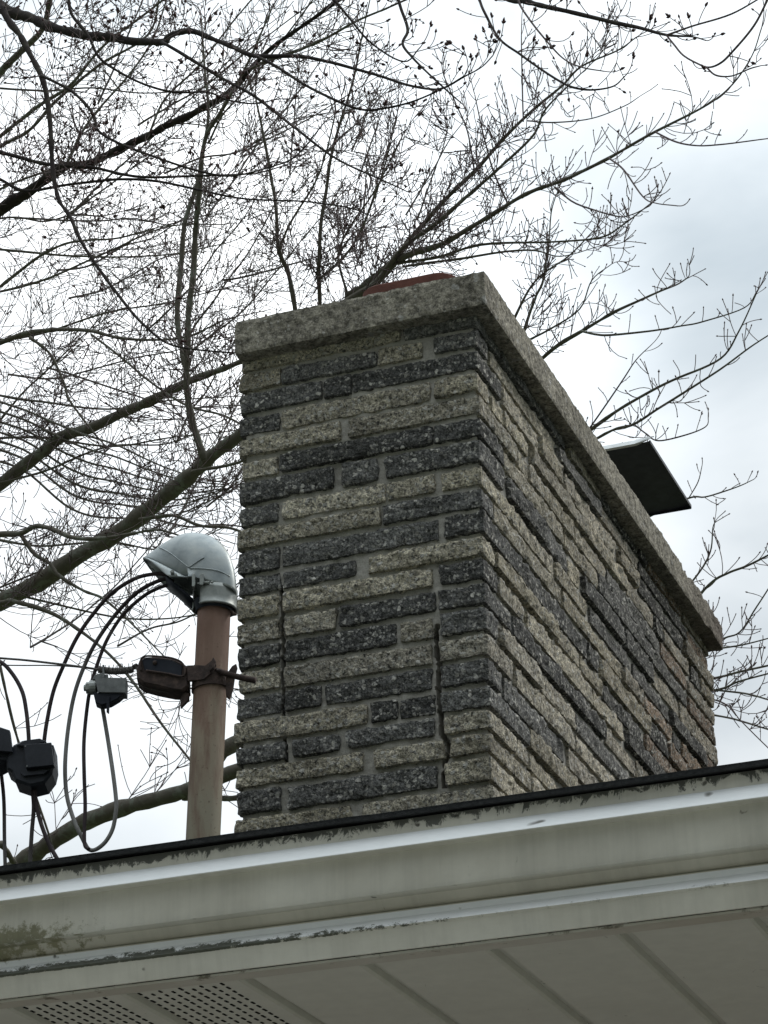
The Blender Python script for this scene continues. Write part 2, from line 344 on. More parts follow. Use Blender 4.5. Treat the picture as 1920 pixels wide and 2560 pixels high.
# ------------------------------------------------------------------ ground
obj('ground', [(-300, -100, 0), (300, -100, 0), (300, 500, 0), (-300, 500, 0)], [[0, 1, 2, 3]], M['lawn'])['kind'] = 'structure'
simple('bounce_grey', [(.3, (.31, .31, .29)), (.7, (.42, .42, .40))], 6, .9)
obj('bounce_sheet', [(-9, -7, .03), (5, -7, .03), (5, 3.45, .03), (-9, 3.45, .03)], [[0, 1, 2, 3]], M['bounce_grey'])['kind'] = 'structure'  # unseen pale sheet added to bounce light up onto the soffit
# ------------------------------------------------------------------ house (eave in front of the chimney)
X0, X1 = -7.0, 3.0
house = empty('house', (0, 0, 1.6), 'low house eave with pale metal gutter, beige soffit and dark shingle edge', 'house')
def extrude_x(prof, x0, x1, nseg, closed=False):
    V = []; F = []; n = len(prof)
    for i in range(nseg+1):
        x = x0+(x1-x0)*i/nseg
        for (y, z) in prof: V.append((x, y, z+1.6))
    for i in range(nseg):
        for j in range(n if closed else n-1):
            k = (j+1) % n; F.append([i*n+j, (i+1)*n+j, (i+1)*n+k, i*n+k])
    if closed: F += [list(range(n)), [nseg*n+j for j in reversed(range(n))]]
    return V, F
prof = [(2.790, 1.012), (2.748, 1.0125), (2.7458, 1.0115), (2.745, .9945), (2.7445, .9935), (2.7225, .9715), (2.7218, .9703), (2.7228, .9692),
        *[(float(np.interp(v, [.9692, .9640, .952, .936, .922, .9150], [2.7228, 2.7310, 2.7362, 2.7378, 2.7372, 2.7374])), v) for v in np.linspace(.9690, .9150, 26)], (2.7380, .9138), (2.7392, .9124), (2.7450, .9062), (2.7512, .9003), (2.7520, .8992),
        (2.7325, .8796), (2.7317, .8786), (2.7327, .8776), (2.7352, .8762), (2.7385, .866), (2.7415, .8545), (2.7420, .8520), (2.7445, .8518), (2.7445, .90), (2.790, .90)]
V, F = extrude_x(prof, X0, X1, 200)
def wob(V, a=.0012):
    return [(x, y+a*noise.noise(Vector((x*1.3, y*3, 0))), z+a*noise.noise(Vector((x*1.1, 5, z*3)))) for x, y, z in V]
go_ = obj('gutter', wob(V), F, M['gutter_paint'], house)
trim = [(2.7460, .8515), (2.7460, .8485), (2.7725, .8485), (2.7735, .8510), (2.7745, .8530)]
V, F = extrude_x(trim, X0, X1, 60); obj('soffit_trim', wob(V, .0006), F, M['trim_paint'], house)
# soffit panels, each 152 mm wide with a rounded groove between
pw = .1565; x = -.611+pw*14
def slots(xs):
    mb = MB(); 
    for i, xx in enumerate(xs):
        for j in range(20):
            y = 2.787+.0185*j+.009*(i % 2); l = .0046+rng.uniform(-.0012, .0008); w = .0014
            a = .10
            q = [(xx-w, y-l), (xx+w, y-l), (xx+w+a*l, y+l), (xx-w+a*l, y+l)]
            if j % 1 == 0:
                mb.add([(px, py, 1.6+.8502) for px, py in q]+[(px, py, 1.6+.8512) for px, py in q], [[3, 2, 1, 0], [0, 1, 5, 4], [1, 2, 6, 5], [2, 3, 7, 6], [3, 0, 4, 7]])
    return mb
k = 0
while x > X0:
    xa, xb = x-pw+.0, x
    gpr = [(xa, .8512), (xa+.003, .8540), (xa+.0045, .8620), (xa+.017, .8620), (xa+.0185, .8540), (xa+.0215, .8512), (xb, .8512)]
    V = []; F = []
    for y in (2.760, 3.0, 3.42):
        for px, pz in gpr: V.append((px, y, pz+1.6))
    n = len(gpr)
    for i in range(2):
        for j in range(n-1): F.append([i*n+j, (i+1)*n+j, (i+1)*n+j+1, i*n+j+1])
    p = obj('soffit_panel', V, F, M['soffit_paint'], house)
    kk = round((-.611-x)/pw)
    if kk in (4, 5, 10, 11):
        p['label'] = 'perforated vent soffit panel'
        s = slots([xa+.0235+.0137*i for i in range(9)]); so_ = s.build('vent_slots', M['slot_dark'], p)
    x -= pw; k += 1
# roof: two slopes, shingle edge
def roof_part():
    mb = MB(); th = .0065; sl_ = math.tan(math.radians(12))
    yr = 7.0
    def sheet(y0, z0, y1, z1, t, jag=0.):
        V = []; F = []; n = 260
        for i in range(n+1):
            x = X0+(X1-X0)*i/n; j = jag*noise.noise(Vector((x*6, y0, 1)))
            step = .0012*math.floor(2*noise.noise(Vector((x*1.1, 3, 1)))+.5)
            V += [(x, y0+j, z0+1.6+j*.4+step), (x, y1, z1+1.6), (x, y1, z1+t+1.6), (x, y0+j, z0+t+1.6+j*.4+step)]
        for i in range(n):
            a = i*4; c = a+4
            for p, q in ((0, 1), (1, 2), (2, 3), (3, 0)): F.append([a+p, c+p, c+q, a+q])
        mb.add(V, F)
    sheet(2.7350, 1.0128, yr, 1.0128+(yr-2.735)*sl_, .0038, .003)
    sheet(2.7400, 1.0180, yr, 1.0180+(yr-2.740)*sl_, .0032, .007)
    V = [(X0, yr, 1.0180+(yr-2.74)*sl_+1.604), (X1, yr, 1.0180+(yr-2.74)*sl_+1.604), (X1, 11.3, 2.6), (X0, 11.3, 2.6)]
    mb.add(V, [[0, 1, 2, 3]])
    return mb.build('roof', M['shingle'], house)
roof_part()
mb = MB(); mb.box((X0+.4, 3.42, 0), (X1-.4, 3.6, 2.49)); mb.box((X0+.4, 3.6, 0), (X0+.6, 10.8, 2.49)); mb.box((X1-.6, 3.6, 0), (X1-.4, 10.8, 2.49)); mb.box((X0+.6, 10.6, 0), (X1-.6, 10.8, 2.49))
mb.build('wall', M['wall_brick'], house)
# ------------------------------------------------------------------ chimney
XL, XR, YF, YB = -2.362, -1.730, 5.300, 7.600
CZ0, CZ1 = 3.238, 3.336
chim = empty('chimney', ((XL+XR)/2, (YF+YB)/2, 2.8), 'weathered chimney of beige and black split bricks with cracked front', 'chimney')
bot = [3.211, 3.155, 3.09, 3.028, 2.967, 2.905, 2.834, 2.773, 2.713, 2.644, 2.587, 2.523, 2.459, 2.393, 2.328, 2.263, 2.201, 2.146, 2.087, 2.02, 1.957]
while bot[-1] > 1.45: bot.append(bot[-1]-.0635)
rows = [[('B', 0, .68), ('D', .70, 1)], [('B', 0, .17), ('D', .175, .58), ('B', .585, .775), ('D', .82, 1)], [('D', 0, .345), ('D', .355, .47), ('D', .475, 1)],
 [('D', 0, .16), ('B', .17, .80), ('B', .82, 1)], [('B', 0, .42), ('B', .46, 1)], [('B', 0, .155), ('D', .165, .805), ('D', .81, 1)],
 [('D', 0, .39), ('D', .43, .575), ('D', .61, 1)], [('D', 0, .155), ('B', .175, .605), ('B', .612, .81), ('B', .835, 1)], [('B', 0, .585), ('D', .595, 1)],
 [('D', 0, .165), ('D', .175, .82), ('D', .845, 1)], [('D', 0, .165), ('D', .18, .48), ('B', .53, 1)], [('B', 0, .158), ('B', .181, .79), ('D', .82, 1)],
 [('B', 0, .161), ('B', .183, .395), ('D', .41, .80), ('D', .81, 1)], [('D', 0, .165), ('D', .187, .64), ('B', .655, .785), ('D', .82, 1)],
 [('B', 0, .166), ('B', .186, .779), ('B', .810, 1)], [('D', 0, .170), ('D', .190, .335), ('D', .35, .778), ('D', .814, 1)],
 [('B', 0, .52), ('D', .535, .64), ('D', .648, .788), ('D', .812, 1)], [('D', 0, .19), ('D', .22, .41), ('D', .435, .785), ('B', .82, 1)],
 [('B', 0, .50), ('B', .545, .822), ('B', .847, 1)], [('D', 0, .17), ('D', .20, .79), ('B', .822, 1)], [('B', 0, .45), ('B', .495, 1)]]
bm_ = MB(); J = .0125
def tint(kind):
    if kind == 'B':
        v = rng.uniform(.72, 1.15); w = rng.uniform(-.02, .012)
        return (.53*v+w, .487*v+w*.7, .385*v-w*.3, 0)
    v = rng.uniform(.8, 1.7); return (.125*v, .125*v, .120*v, 1)
ztop = CZ0+.004
for i, zb in enumerate(bot):
    zt = (bot[i-1]-J) if i else ztop
    row = rows[i] if i < len(rows) else rows[(i*5+3) % 19]
    for kx, (kd, a, c) in enumerate(row):
        pr = rng.uniform(-.003, .005); x0 = XL+(XR-XL)*a; x1 = XL+(XR-XL)*c
        ret = .05
        zz0 = zb+rng.uniform(-.0015, .0015); zz1 = zt+rng.uniform(-.0015, .0015)
        if kx == 0: x0 -= rng.uniform(0, .012); ret = rng.choice((.09, .2, .3))
        if c == 1:
            x1 += rng.uniform(-.002, .004); ret = rng.choice((.085, .10, .19, .3)); cr_ret = ret; cr_k = kd
        tn_ = tint(kd)
        Vb, Fb = rough_box((x0, YF-pr, zz0+1.6), (x1, YF+ret, zz1+1.6), .0085, .0045, .0075, seed=rng.uniform(0, 50), hi=42.)
        bm_.add(Vb, Fb, tn_)
    # right side run
    y = YF+cr_ret; 
    while y < YB-.02:
        y0 = y+rng.choice((.006, .012, .016, .03)); L = rng.choice((.09, .19, .29, .29, .39, .39, .48, .55)); y1 = min(YB+.0, y0+L)
        if YB-y1 < .08: y1 = YB+rng.uniform(-.004, .014)
        kd = rng.choices('BD', (.55, .45))[0]; tt = tint(kd)
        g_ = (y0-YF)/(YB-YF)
        q_ = .92-.38*max(0, g_-.35)/.65; tt = (tt[0]*q_, tt[1]*q_*(1-.05*g_), tt[2]*q_*(1-.08*g_), tt[3])  # tint fades towards the far end: part painted shade, part brown soot
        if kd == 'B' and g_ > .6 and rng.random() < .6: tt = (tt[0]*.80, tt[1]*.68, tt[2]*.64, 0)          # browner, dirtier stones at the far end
        pr = rng.choice((-.003, -.001, 0, .001, .004, .007))
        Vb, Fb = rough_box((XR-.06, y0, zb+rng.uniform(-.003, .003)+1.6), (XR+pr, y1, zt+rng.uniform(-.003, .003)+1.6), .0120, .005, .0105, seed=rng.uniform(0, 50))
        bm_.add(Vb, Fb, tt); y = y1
    # left side run
    y = YF+.32
    while y < YB-.02:
        L = rng.uniform(.2, .4); Vb, Fb = rough_box((XL-rng.uniform(0, .012), y, zb+1.6), (XL+.05, min(YB, y+L), zt+1.6), .03, .006, .006, seed=rng.uniform(0, 50))
        bm_.add(Vb, Fb, tint(rng.choice('BD'))); y += L+.014
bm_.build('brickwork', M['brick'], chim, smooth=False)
# mortar core with the two cracks pushed in as real slits
REC = .0095
def mortar():
    xs = np.arange(XL+REC, XR-REC+.0001, .0035); zs = np.arange(1.45, CZ0+.005, .0035)
    c1 = [(.165, 2.60), (.17, 2.57), (.172, 2.53), (.168, 2.49), (.176, 2.43), (.175, 2.36), (.178, 2.30), (.181, 2.235), (.183, 2.20), (.19, 2.15), (.188, 2.10)]
    c2 = [(.80, 2.43), (.795, 2.395), (.798, 2.36), (.806, 2.32), (.80, 2.27), (.803, 2.23), (.806, 2.20), (.81, 2.15), (.835, 2.12), (.822, 2.08), (.815, 2.05), (.812, 2.02)]
    def crack(c):
        zz = np.array([p[1] for p in c])[::-1]; uu = np.array([p[0] for p in c])[::-1]
        return lambda z: np.interp(z, zz, uu), zz.min(), zz.max()
    cs = [crack(c1), crack(c2)]
    V = []; F = []
    for z in zs:
        for x in xs:
            y = YF+REC+.0022*noise.noise(Vector((x*60, 0, z*60)))+.004*noise.noise(Vector((x*7, 2, z*7)))
            for f_, a, b_ in cs:
                if a < z < b_:
                    d = abs(x-(XL+(XR-XL)*f_(z))-.005*noise.noise(Vector((z*70, 1, 1))))
                    wdt = .0058 if f_ is cs[1][0] else .0042
                    if d < wdt: y += .05
            V.append((x, y, z+1.6))
    n = len(xs)
    for j in range(len(zs)-1):
        for i in range(n-1): F.append([j*n+i, j*n+i+1, (j+1)*n+i+1, (j+1)*n+i])
    mb = MB(); mb.V = V; mb.F = F
    x0, x1, y0, y1, z0, z1 = xs[0], xs[-1], YF+REC+.004, YB-REC, 1.45+1.6, CZ0+1.605
    ny = 160; nzv = 120
    for xx, s in ((XR-REC-.002, 1), (XL+REC, -1)):
        Vs = []; Fs = []
        for j in range(nzv+1):
            for i in range(ny+1):
                yv = YF+REC+(y1-YF-REC)*i/ny; zv = z0+(z1-z0)*j/nzv
                Vs.append((xx+(.004*noise.noise(Vector((yv*20, 1, zv*20)))*min(1, i/3.)), yv, zv))
        for j in range(nzv):
            for i in range(ny):
                q = [j*(ny+1)+i, j*(ny+1)+i+1, (j+1)*(ny+1)+i+1, (j+1)*(ny+1)+i]; Fs.append(q if s > 0 else q[::-1])
        mb.add(Vs, Fs)
    mb.add([(x0, y1, z0), (XR-REC, y1, z0), (XR-REC, y1, z1), (x0, y1, z1)], [[1, 0, 3, 2]])
    mb.build('mortar', M['mortar'], chim)
mortar()
# loose mortar lumps filling some wide head joints is part of the mortar sheet; the cap slab:
Vb, Fb = rough_box((-2.366, 5.255, CZ0+1.6), (-1.688, 7.640, CZ1+1.6), .010, .006, .0042, seed=4.2, hi=60)
Vb = [(v.x, v.y, v.z) for v in Vb]
out = []
for (x, y, z) in Vb:
    f = max(0, (y-6.7)/.9); top = (z > CZ1+1.6-.03)
    dz = (.010*noise.noise(Vector((x*8, y*8, 1)))*f + (.012*noise.noise(Vector((x*25, y*25, 4)))*f if top else 0))
    if top: dz -= .016*max(0, f-.45)
    if top and 7.15 < y < 7.25: dz -= .012
    xx = x + (.006*noise.noise(Vector((1, y*16, z*16)))*f if x > -1.72 else 0)
    out.append((xx, y, z+dz))
obj('cap', out, Fb, M['cap'], chim)
# round-cornered clay flue liner
def rrect(x0, x1, y0, y1, r, n=6):
    P = []
    for cx, cy, a0 in ((x1-r, y0+r, -90), (x1-r, y1-r, 0), (x0+r, y1-r, 90), (x0+r, y0+r, 180)):
        for i in range(n+1): a = math.radians(a0+90*i/n); P.append((cx+r*math.cos(a), cy+r*math.sin(a)))
    return P
def liner(x0, x1, y0, y1, z0, z1, name, mat_, tk=.018, r=.055):
    o_ = rrect(x0, x1, y0, y1, r); i_ = rrect(x0+tk, x1-tk, y0+tk, y1-tk, r-tk); n = len(o_)
    V = [(x, y, z0) for x, y in o_]+[(x, y, z1-.004) for x, y in o_]+[(x+(0), y, z1) for x, y in rrect(x0+.004, x1-.004, y0+.004, y1-.004, r-.004)]+[(x, y, z1) for x, y in i_]+[(x, y, z0) for x, y in i_]
    F = []
    for k in range(4):
        for i in range(n): F.append([k*n+i, k*n+(i+1) % n, (k+1)*n+(i+1) % n, (k+1)*n+i])
    return obj(name, V, F, mat_, chim, smooth=False)
liner(-2.075, -1.812, 5.372, 5.62, CZ1+1.58, CZ1+1.6+.098, 'flue_liner', M['red_clay'])
liner(-2.17, -1.83, 6.94, 7.30, CZ1+1.58, CZ1+1.6+.06, 'flue_liner', M['red_clay'])
# sheet metal rain cap over the rear flue
zc = CZ1+1.6+.30
mb = MB()
x0, x1, y0, y1 = -2.26, -1.700, 6.885, 7.375
V = [(x0, y0, zc), (x1-.05, y0, zc), (x1, y0+.0, zc+.004), (x1, y1, zc+.004), (x1-.06, y1, zc), (x0, y1, zc)]
V2 = [(a, b_, c+.002) for a, b_, c in V]
n = len(V); mb.add(V+V2, [list(range(n))[::-1], list(range(n, 2*n))]+[[i, (i+1) % n, n+(i+1) % n, n+i] for i in range(n)])
rc = mb.build('rain_cap', M['dark_metal'], chim)
mb = MB(); mb.add([(x0, y0-.016, zc-.003), (x1-.045, y0-.016, zc-.003), (x1-.045, y0-.002, zc+.016), (x0, y0-.002, zc+.016), (x0, y0-.001, zc-.003), (x1-.045, y0-.001, zc-.003)], [[0, 1, 2, 3], [0, 4, 5, 1]]); mb.add([(x1-.045, y0-.016, zc-.003), (x1-.045, y0-.004, zc+.016), (x1+.002, y0-.004, zc+.018), (x1+.002, y0-.006, zc+.010), (x1-.045, y0-.001, zc-.0035), (x1-.045, y0-.001, zc+.018), (x1+.002, y0-.001, zc+.018), (x1+.002, y0-.001, zc+.012)], [[0, 3, 2, 1], [4, 5, 6, 7], [1, 2, 6, 5], [2, 3, 7, 6], [0, 4, 7, 3]])
mb.build('rim', M['pale_metal'], rc)
mb = MB(); mb.box((x1-.003, y0, zc-.003), (x1+.001, y1, zc+.008)); mb.box((x0, y1-.002, zc-.006), (x1, y1+.001, zc+.006)); mb.build('side_rim', M['dark_metal'], rc)
for sx in (x0+.05, x1-.17):
    for sy in (y0+.05, y1-.06):
        mb = MB(); mb.box((sx, sy, CZ1+1.59), (sx+.018, sy+.003, zc)); mb.build('leg', M['dark_metal'], rc)

# ------------------------------------------------------------------ service mast
YM = 4.75
def pm(px, py, d=0): return at(px, py, YM) + ND*d
base = at(500, 2160, YM); base.z -= .12
mast = empty('service_mast', base, 'rust stained steel service mast with domed galvanised weatherhead beside the chimney', 'mast')
topp = pm(536.5, 1500); dirm = (topp-base).normalized()
P = [base+dirm*((topp-base).length*i/10) for i in range(11)]
Vt, Ft = tube(P, .0365, 40); obj('pipe', Vt, Ft, M['mast'], mast, smooth=True)
def z5(x, y): return (x/2.514, 1300+y/2.514)
def z8(x, y): return (340+x/5.184, 1300+y/5.184)
# hood
piv = pm(*z8(700, 850)); WH = .050
outl = [(1300, 960), (1302, 880), (1295, 780), (1280, 680), (1250, 560), (1205, 450), (1130, 340), (1040, 262), (920, 208), (800, 186), (690, 186), (580, 210), (480, 250), (380, 305), (290, 365), (200, 430), (130, 478), (88, 502)]
outl = [pm(*z8(*q)) for q in cr_smooth([(a, b_, 0) for a, b_ in outl], 2)[:, :2]]
hd = MB(); V = []; F = []; nf = 22
for k, o_ in enumerate(outl):
    s = k/(len(outl)-1); w = WH*(1-.22*max(0, s-.6)/.4)
    for j in range(nf+1):
        f = math.pi*(j/nf-.5); cf = math.copysign(abs(math.cos(f))**.8, 1); sf = math.sin(f)
        p = piv + (o_-piv)*cf + ND*(w*(abs(sf)**.85)*(1 if sf > 0 else -1)); V.append(p)
for k in range(len(outl)-1):
    for j in range(nf): F.append([k*(nf+1)+j, k*(nf+1)+j+1, (k+1)*(nf+1)+j+1, (k+1)*(nf+1)+j])
hd.add(V, F)
mouth = [pm(*z8(*q)) for q in ((88, 502), (150, 563), (200, 612), (310, 722), (400, 808), (455, 852))]
for sd_ in (-1, 1):
    V = []; F = []; nt_ = 10
    for k, o_ in enumerate(mouth):
        m_ = k/(len(mouth)-1); s0 = math.sin(m_**.6*math.radians(78)); wm_ = WH*.78*(1-m_)+WH*m_
        for j in range(nt_+1):
            a_ = j/nt_*math.pi/2; V.append(piv+(o_-piv)*math.cos(a_)**.8+ND*(sd_*wm_*(s0+(1-s0)*math.sin(a_)**.85)))
    for k in range(len(mouth)-1):
        for j in range(nt_): q = [k*(nt_+1)+j, k*(nt_+1)+j+1, (k+1)*(nt_+1)+j+1, (k+1)*(nt_+1)+j]; F.append(q if sd_ > 0 else q[::-1])
    hd.add(V, F)
wh = hd.build('weatherhead', M['galvanised'], mast, smooth=True)
sm_ = wh.modifiers.new('thick', 'SOLIDIFY'); sm_.thickness = .003; sm_.offset = -1
# ribs radiating from the pivot (casting seams), near side
mb = MB()
def cheek(px, py, lift=.0015):
    # near-side surface height of the hood at a picture point: same ellipse as the hood
    q = pm(px, py); v = q-piv
    best = max(outl, key=lambda o: (o-piv).normalized().dot(v.normalized())); f = min(.999, (v.length/(best-piv).length))
    cf = max(0., f)**(1/.8); w = WH*(math.sqrt(max(0, 1-cf*cf))**.85); return piv+v - ND*(w+lift)
for line in (((705, 740), (560, 620), (430, 510), (300, 405)), ((705, 740), (800, 670), (900, 600)), ((720, 748), (900, 750), (1080, 762), (1230, 800))):
    pts = cr_smooth([cheek(*z8(*q)) for q in line], 5); mb.tube(pts, .0011, 6)
mb.build('casting_seam', M['galvanised'], wh, smooth=True)
# inner lower lip of the mouth and dark inside plate
mb = MB(); ml = [pm(*z8(*q)) for q in ((395, 812), (500, 905), (620, 1010), (738, 1112))]
V = []; 
for p in ml: V += [p-ND*.034, p-ND*.012+Vector((0, 0, -.004)), p+ND*.012+Vector((0, 0, -.004)), p+ND*.034]
F = [];
for i in range(3):
    for j in range(3): F.append([i*4+j, i*4+j+1, i*4+j+5, i*4+j+4])
mb.add(V, F)
lp = mb.build('wire_cover', M['dark_metal'], wh, smooth=True); q = lp.modifiers.new('thick', 'SOLIDIFY'); q.thickness = .004
# collar clamp with two ears and screw
cc = pm(*z8(1035, 1000)); up_ = dirm; sx = Vector((1, 0, 0)); sx = (sx-up_*sx.dot(up_)).normalized(); sy = up_.cross(sx)
V = []; F = []; na = 40; a0, a1 = math.radians(-108), math.radians(205)
cen = pm(*z8(1022, 1075)); half = .019
for i in range(na+1):
    a = a0+(a1-a0)*i/na; r = .0485
    d = sx*math.cos(a)+sy*math.sin(a)
    for h, rr in ((-half, r*.98), (-half+.002, r*1.06), (-half+.006, r), (0, r*1.005), (half, r*1.02), (half+.010, r*1.02)): V.append(cen+d*rr+up_*h)
for i in range(na):
    for j in range(5): F.append([i*6+j, (i+1)*6+j, (i+1)*6+j+1, i*6+j+1])
co = obj('collar', V, F, M['clean_zinc'], mast, smooth=True); q = co.modifiers.new('thick', 'SOLIDIFY'); q.thickness = .003
mb = MB()
for xa, xb, yb in ((752, 795, 1010), (850, 905, 990)):
    mb.prism([pm(*z8(xa, 850)), pm(*z8(xb-6, 840)), pm(*z8(xb, yb-40)), pm(*z8(xb-12, yb)), pm(*z8(xa, yb))], 0, -.062, -.040, .001)
mb.build('ear', M['clean_zinc'], co)
mb = MB(); mb.tube([pm(*z8(820, 955))-ND*.055, pm(*z8(930, 948))-ND*.055, pm(*z8(1000, 940))-ND*.055], .0016, 8)
mb.tube([pm(*z8(905, 945))-ND*.056, pm(*z8(975, 945))-ND*.056], .0034, 6); mb.tube([pm(*z8(1000, 940))-ND*.055, pm(*z8(1022, 938))-ND*.055], .0030, 8)
mb.build('screw', M['clean_zinc'], co)
mb = MB(); mb.tube([pm(*z8(495, 800))-ND*.047, pm(*z8(495, 800))-ND*.053], .0052, 6); mb.tube([pm(*z8(495, 800))-ND*.05, pm(*z8(495, 800))-ND*.0565], .0030, 10)
mb.tube([pm(*z8(540, 830))-ND*.047, pm(*z8(540, 830))-ND*.051], .003, 8); mb.build('screw', M['clean_zinc'], wh)
mb = MB(); mb.tube([pm(*z8(1240, 1190)), pm(*z8(1270, 1225)), pm(*z8(1303, 1222))], [.004, .004, .003], 8); mb.build('collar_hook', M['rusty_iron'], co)
mb = MB(); mb.tube([cen-up_*.0235, cen+up_*.0], [.0405, .0475], 36, False); o_ = mb.build('bushing', M['dark_metal'], mast, smooth=True)
# pipe clamp, bolt and wing
cp = pm(*z5(1325, 1030)); V = []; F = []
clp = MB()
for i in range(41):
    a = 2*math.pi*i/40; d = sx*math.cos(a)+sy*math.sin(a)
    for h, rr in ((-.017, .0385), (-.016, .0412), (.016, .0412), (.017, .0385)): V.append(cp+d*rr+up_*(h+.004*math.cos(a)))
for i in range(40):
    for j in range(3): F.append([i*4+j, (i+1)*4+j, (i+1)*4+j+1, i*4+j+1])
clp.add(V, F)
clp.prism([pm(*z5(*q)) for q in ((1185, 965), (1250, 962), (1300, 965), (1345, 930), (1368, 960), (1340, 1010), (1290, 1055), (1190, 1062))], 0, -.047, -.038, .0015)
clp.prism([pm(*z5(*q)) for q in ((1325, 975), (1352, 925), (1367, 950), (1355, 990), (1330, 1012))], 0, -.058, -.046, .0015)
clp.prism([pm(*z5(*q)) for q in ((1428, 990), (1462, 940), (1488, 925), (1496, 950), (1480, 1010), (1470, 1080), (1448, 1150), (1425, 1130), (1420, 1050))], 0, -.022, -.012, .002)
clp.prism([pm(*z5(*q)) for q in ((1140, 1150), (1165, 1110), (1197, 1120), (1195, 1160), (1142, 1212))], 0, -.03, -.018, .002)
clamp = clp.build('pipe_clamp', M['rusty_iron'], mast)
mb = MB(); pts = [pm(*z5(1360, 978))-ND*.03, pm(*z5(1480, 1003))-ND*.02, pm(*z5(1607, 1028))-ND*.018]; mb.tube(cr_smooth(pts, 8), .0062, 12)
pts = [Vector(q_) for q_ in cr_smooth(pts, 14)]
for i in range(3, 28, 1): mb.tube([pts[i], pts[i]+(pts[-1]-pts[0]).normalized()*.0012], .0070, 10)
mb.build('bolt', M['rusty_iron'], clamp, smooth=True)
# insulator housing held by the clamp
ins = MB(); hp = [(868, 975), (885, 925), (915, 903), (1000, 900), (1100, 912), (1165, 945), (1192, 975), (1196, 1090), (1160, 1118), (1100, 1115), (1000, 1095), (905, 1070), (870, 1040)]
ins.prism([pm(*z5(*q)) for q in hp], 0, -.042, .02, .006)
io = ins.build('insulator', M['rusty_iron'], clamp)
mb = MB(); mb.prism([pm(*z5(*q)) for q in ((905, 930), (925, 915), (1090, 930), (1155, 965), (1150, 1025), (1000, 1008), (920, 990))], 0, -.0445, -.0415, .001); mb.build('insulator_plate', M['dark_metal'], io)
mb = MB(); mb.tube(cr_smooth([pm(*z5(*q))-ND*.046 for q in ((900, 1000), (895, 940), (920, 908), (1000, 908), (1095, 920), (1160, 955), (1165, 1030), (1060, 1015), (930, 995))], 5), .0022, 8); mb.build('insulator_rim', M['rusty_iron'], io, smooth=True)
mb = MB(); c_ = pm(*z5(985, 947)); mb.tube([c_-ND*.043, c_-ND*.048, c_-ND*.050], [.0052, .0048, .002], 12); mb.build('rivet', M['rusty_iron'], io, smooth=True)
# ------------------------------------------------------------------ cables
def cable(name, pts, w, label, matn='cable_rubber', dz=0, grp='cables looping between weatherhead and connectors', cat='cable', Yd=None):
    P = []
    for i, q in enumerate(pts):
        f = i/(len(pts)-1); d = dz if Yd is None else Yd[0]+(Yd[1]-Yd[0])*f
        P.append(pm(*z5(*q), d))
    Q = cr_smooth(P, 8); V, F = tube(Q, w, 10); o = obj(name, V, F, M[matn], smooth=True, origin=P[0]); return tag(o, label, cat, grp)
cable('service_cable', [(1060, 345), (980, 335), (850, 360), (700, 450), (580, 580), (480, 720), (400, 880), (330, 1050), (285, 1250), (262, 1410), (255, 1450)], .0046, 'outermost black cable arching from the weatherhead down into the black splice box', Yd=(0, .03))
cable('service_cable', [(1090, 400), (1030, 385), (880, 455), (740, 590), (610, 770), (530, 930), (470, 1100), (432, 1300), (412, 1500), (412, 1650), (428, 1770), (470, 1900), (515, 1995), (555, 2065), (600, 2068), (660, 2020), (705, 1940), (725, 1840), (728, 1760), (710, 1600), (680, 1400), (655, 1250), (640, 1165)], .0046, 'long looping cable that dips to the roof edge and rises to the grey connector', 'cable_worn', Yd=(-.012, .012))
cable('service_cable', [(1090, 410), (1040, 400), (910, 462), (770, 590), (675, 740), (615, 890), (570, 1040), (545, 1200), (528, 1400), (530, 1600), (537, 1800), (532, 1960), (536, 2050), (560, 2080)], .0042, 'innermost arching cable hanging straight down inside the long loop', Yd=(.012, -.01))
cable('splice_cable', [(-120, 860), (0, 890), (80, 970), (140, 1080), (165, 1200), (178, 1330), (182, 1420)], .0046, 'black cable curving in from the left edge onto the top of the splice box', grp='cables at the splice box')
cable('splice_cable', [(200, 1660), (212, 1800), (200, 1960), (192, 2090), (186, 2200)], .0046, 'left one of two cables dropping from the splice box, nearly vertical', 'cable_worn', grp='cables at the splice box')
cable('splice_cable', [(215, 1660), (228, 1790), (262, 1920), (310, 2040), (365, 2140)], .0046, 'right one of two cables dropping from the splice box, slanting right', grp='cables at the splice box')
cable('splice_cable', [(-20, 1500), (0, 1700), (4, 1950), (8, 2100), (12, 2230)], .0042, 'thin cable dropping at the far left edge of the photo', 'cable_worn', grp='cables at the splice box', dz=.06)
# messenger wire and its twisted grip
o = cable('messenger_wire', [(-200, 850), (0, 868), (150, 880), (300, 897), (450, 915), (590, 935), (640, 945)], .0026, 'straight bare support wire running in from the left to the twisted grip', 'wire_strand', grp='support wires', cat='wire')
o = cable('messenger_wire', [(-200, 905), (0, 912), (150, 914), (290, 914), (450, 921), (600, 937)], .0015, 'thin lower strand just below the straight support wire at the left', 'wire_strand', grp='support wires', cat='wire')
mb = MB(); C_ = cr_smooth([pm(*z5(*q)) for q in ((620, 940), (660, 945), (720, 950), (800, 945), (860, 935), (905, 925))], 16)
for s in range(5):
    pts = []
    for i, p in enumerate(C_):
        a = i*.75+s*1.256; fr = i/len(C_); rr = .0062+.0075*max(0, fr-.7)/.3
        pts.append(Vector(p)+Vector((0, 0, 1))*math.sin(a*(1 if fr < .7 else .3))*rr+ND*math.cos(a)*rr)
    mb.tube(pts, .0023, 5)
for k in range(16):
    p = pm(*z5(640+15*k, 946)); mb.tube([p+Vector((rng.uniform(-.004, .004), -.006, rng.uniform(-.009, -.002))), p+Vector((rng.uniform(-.006, .006), -.01, rng.uniform(.006, .014)))], .0011, 4)
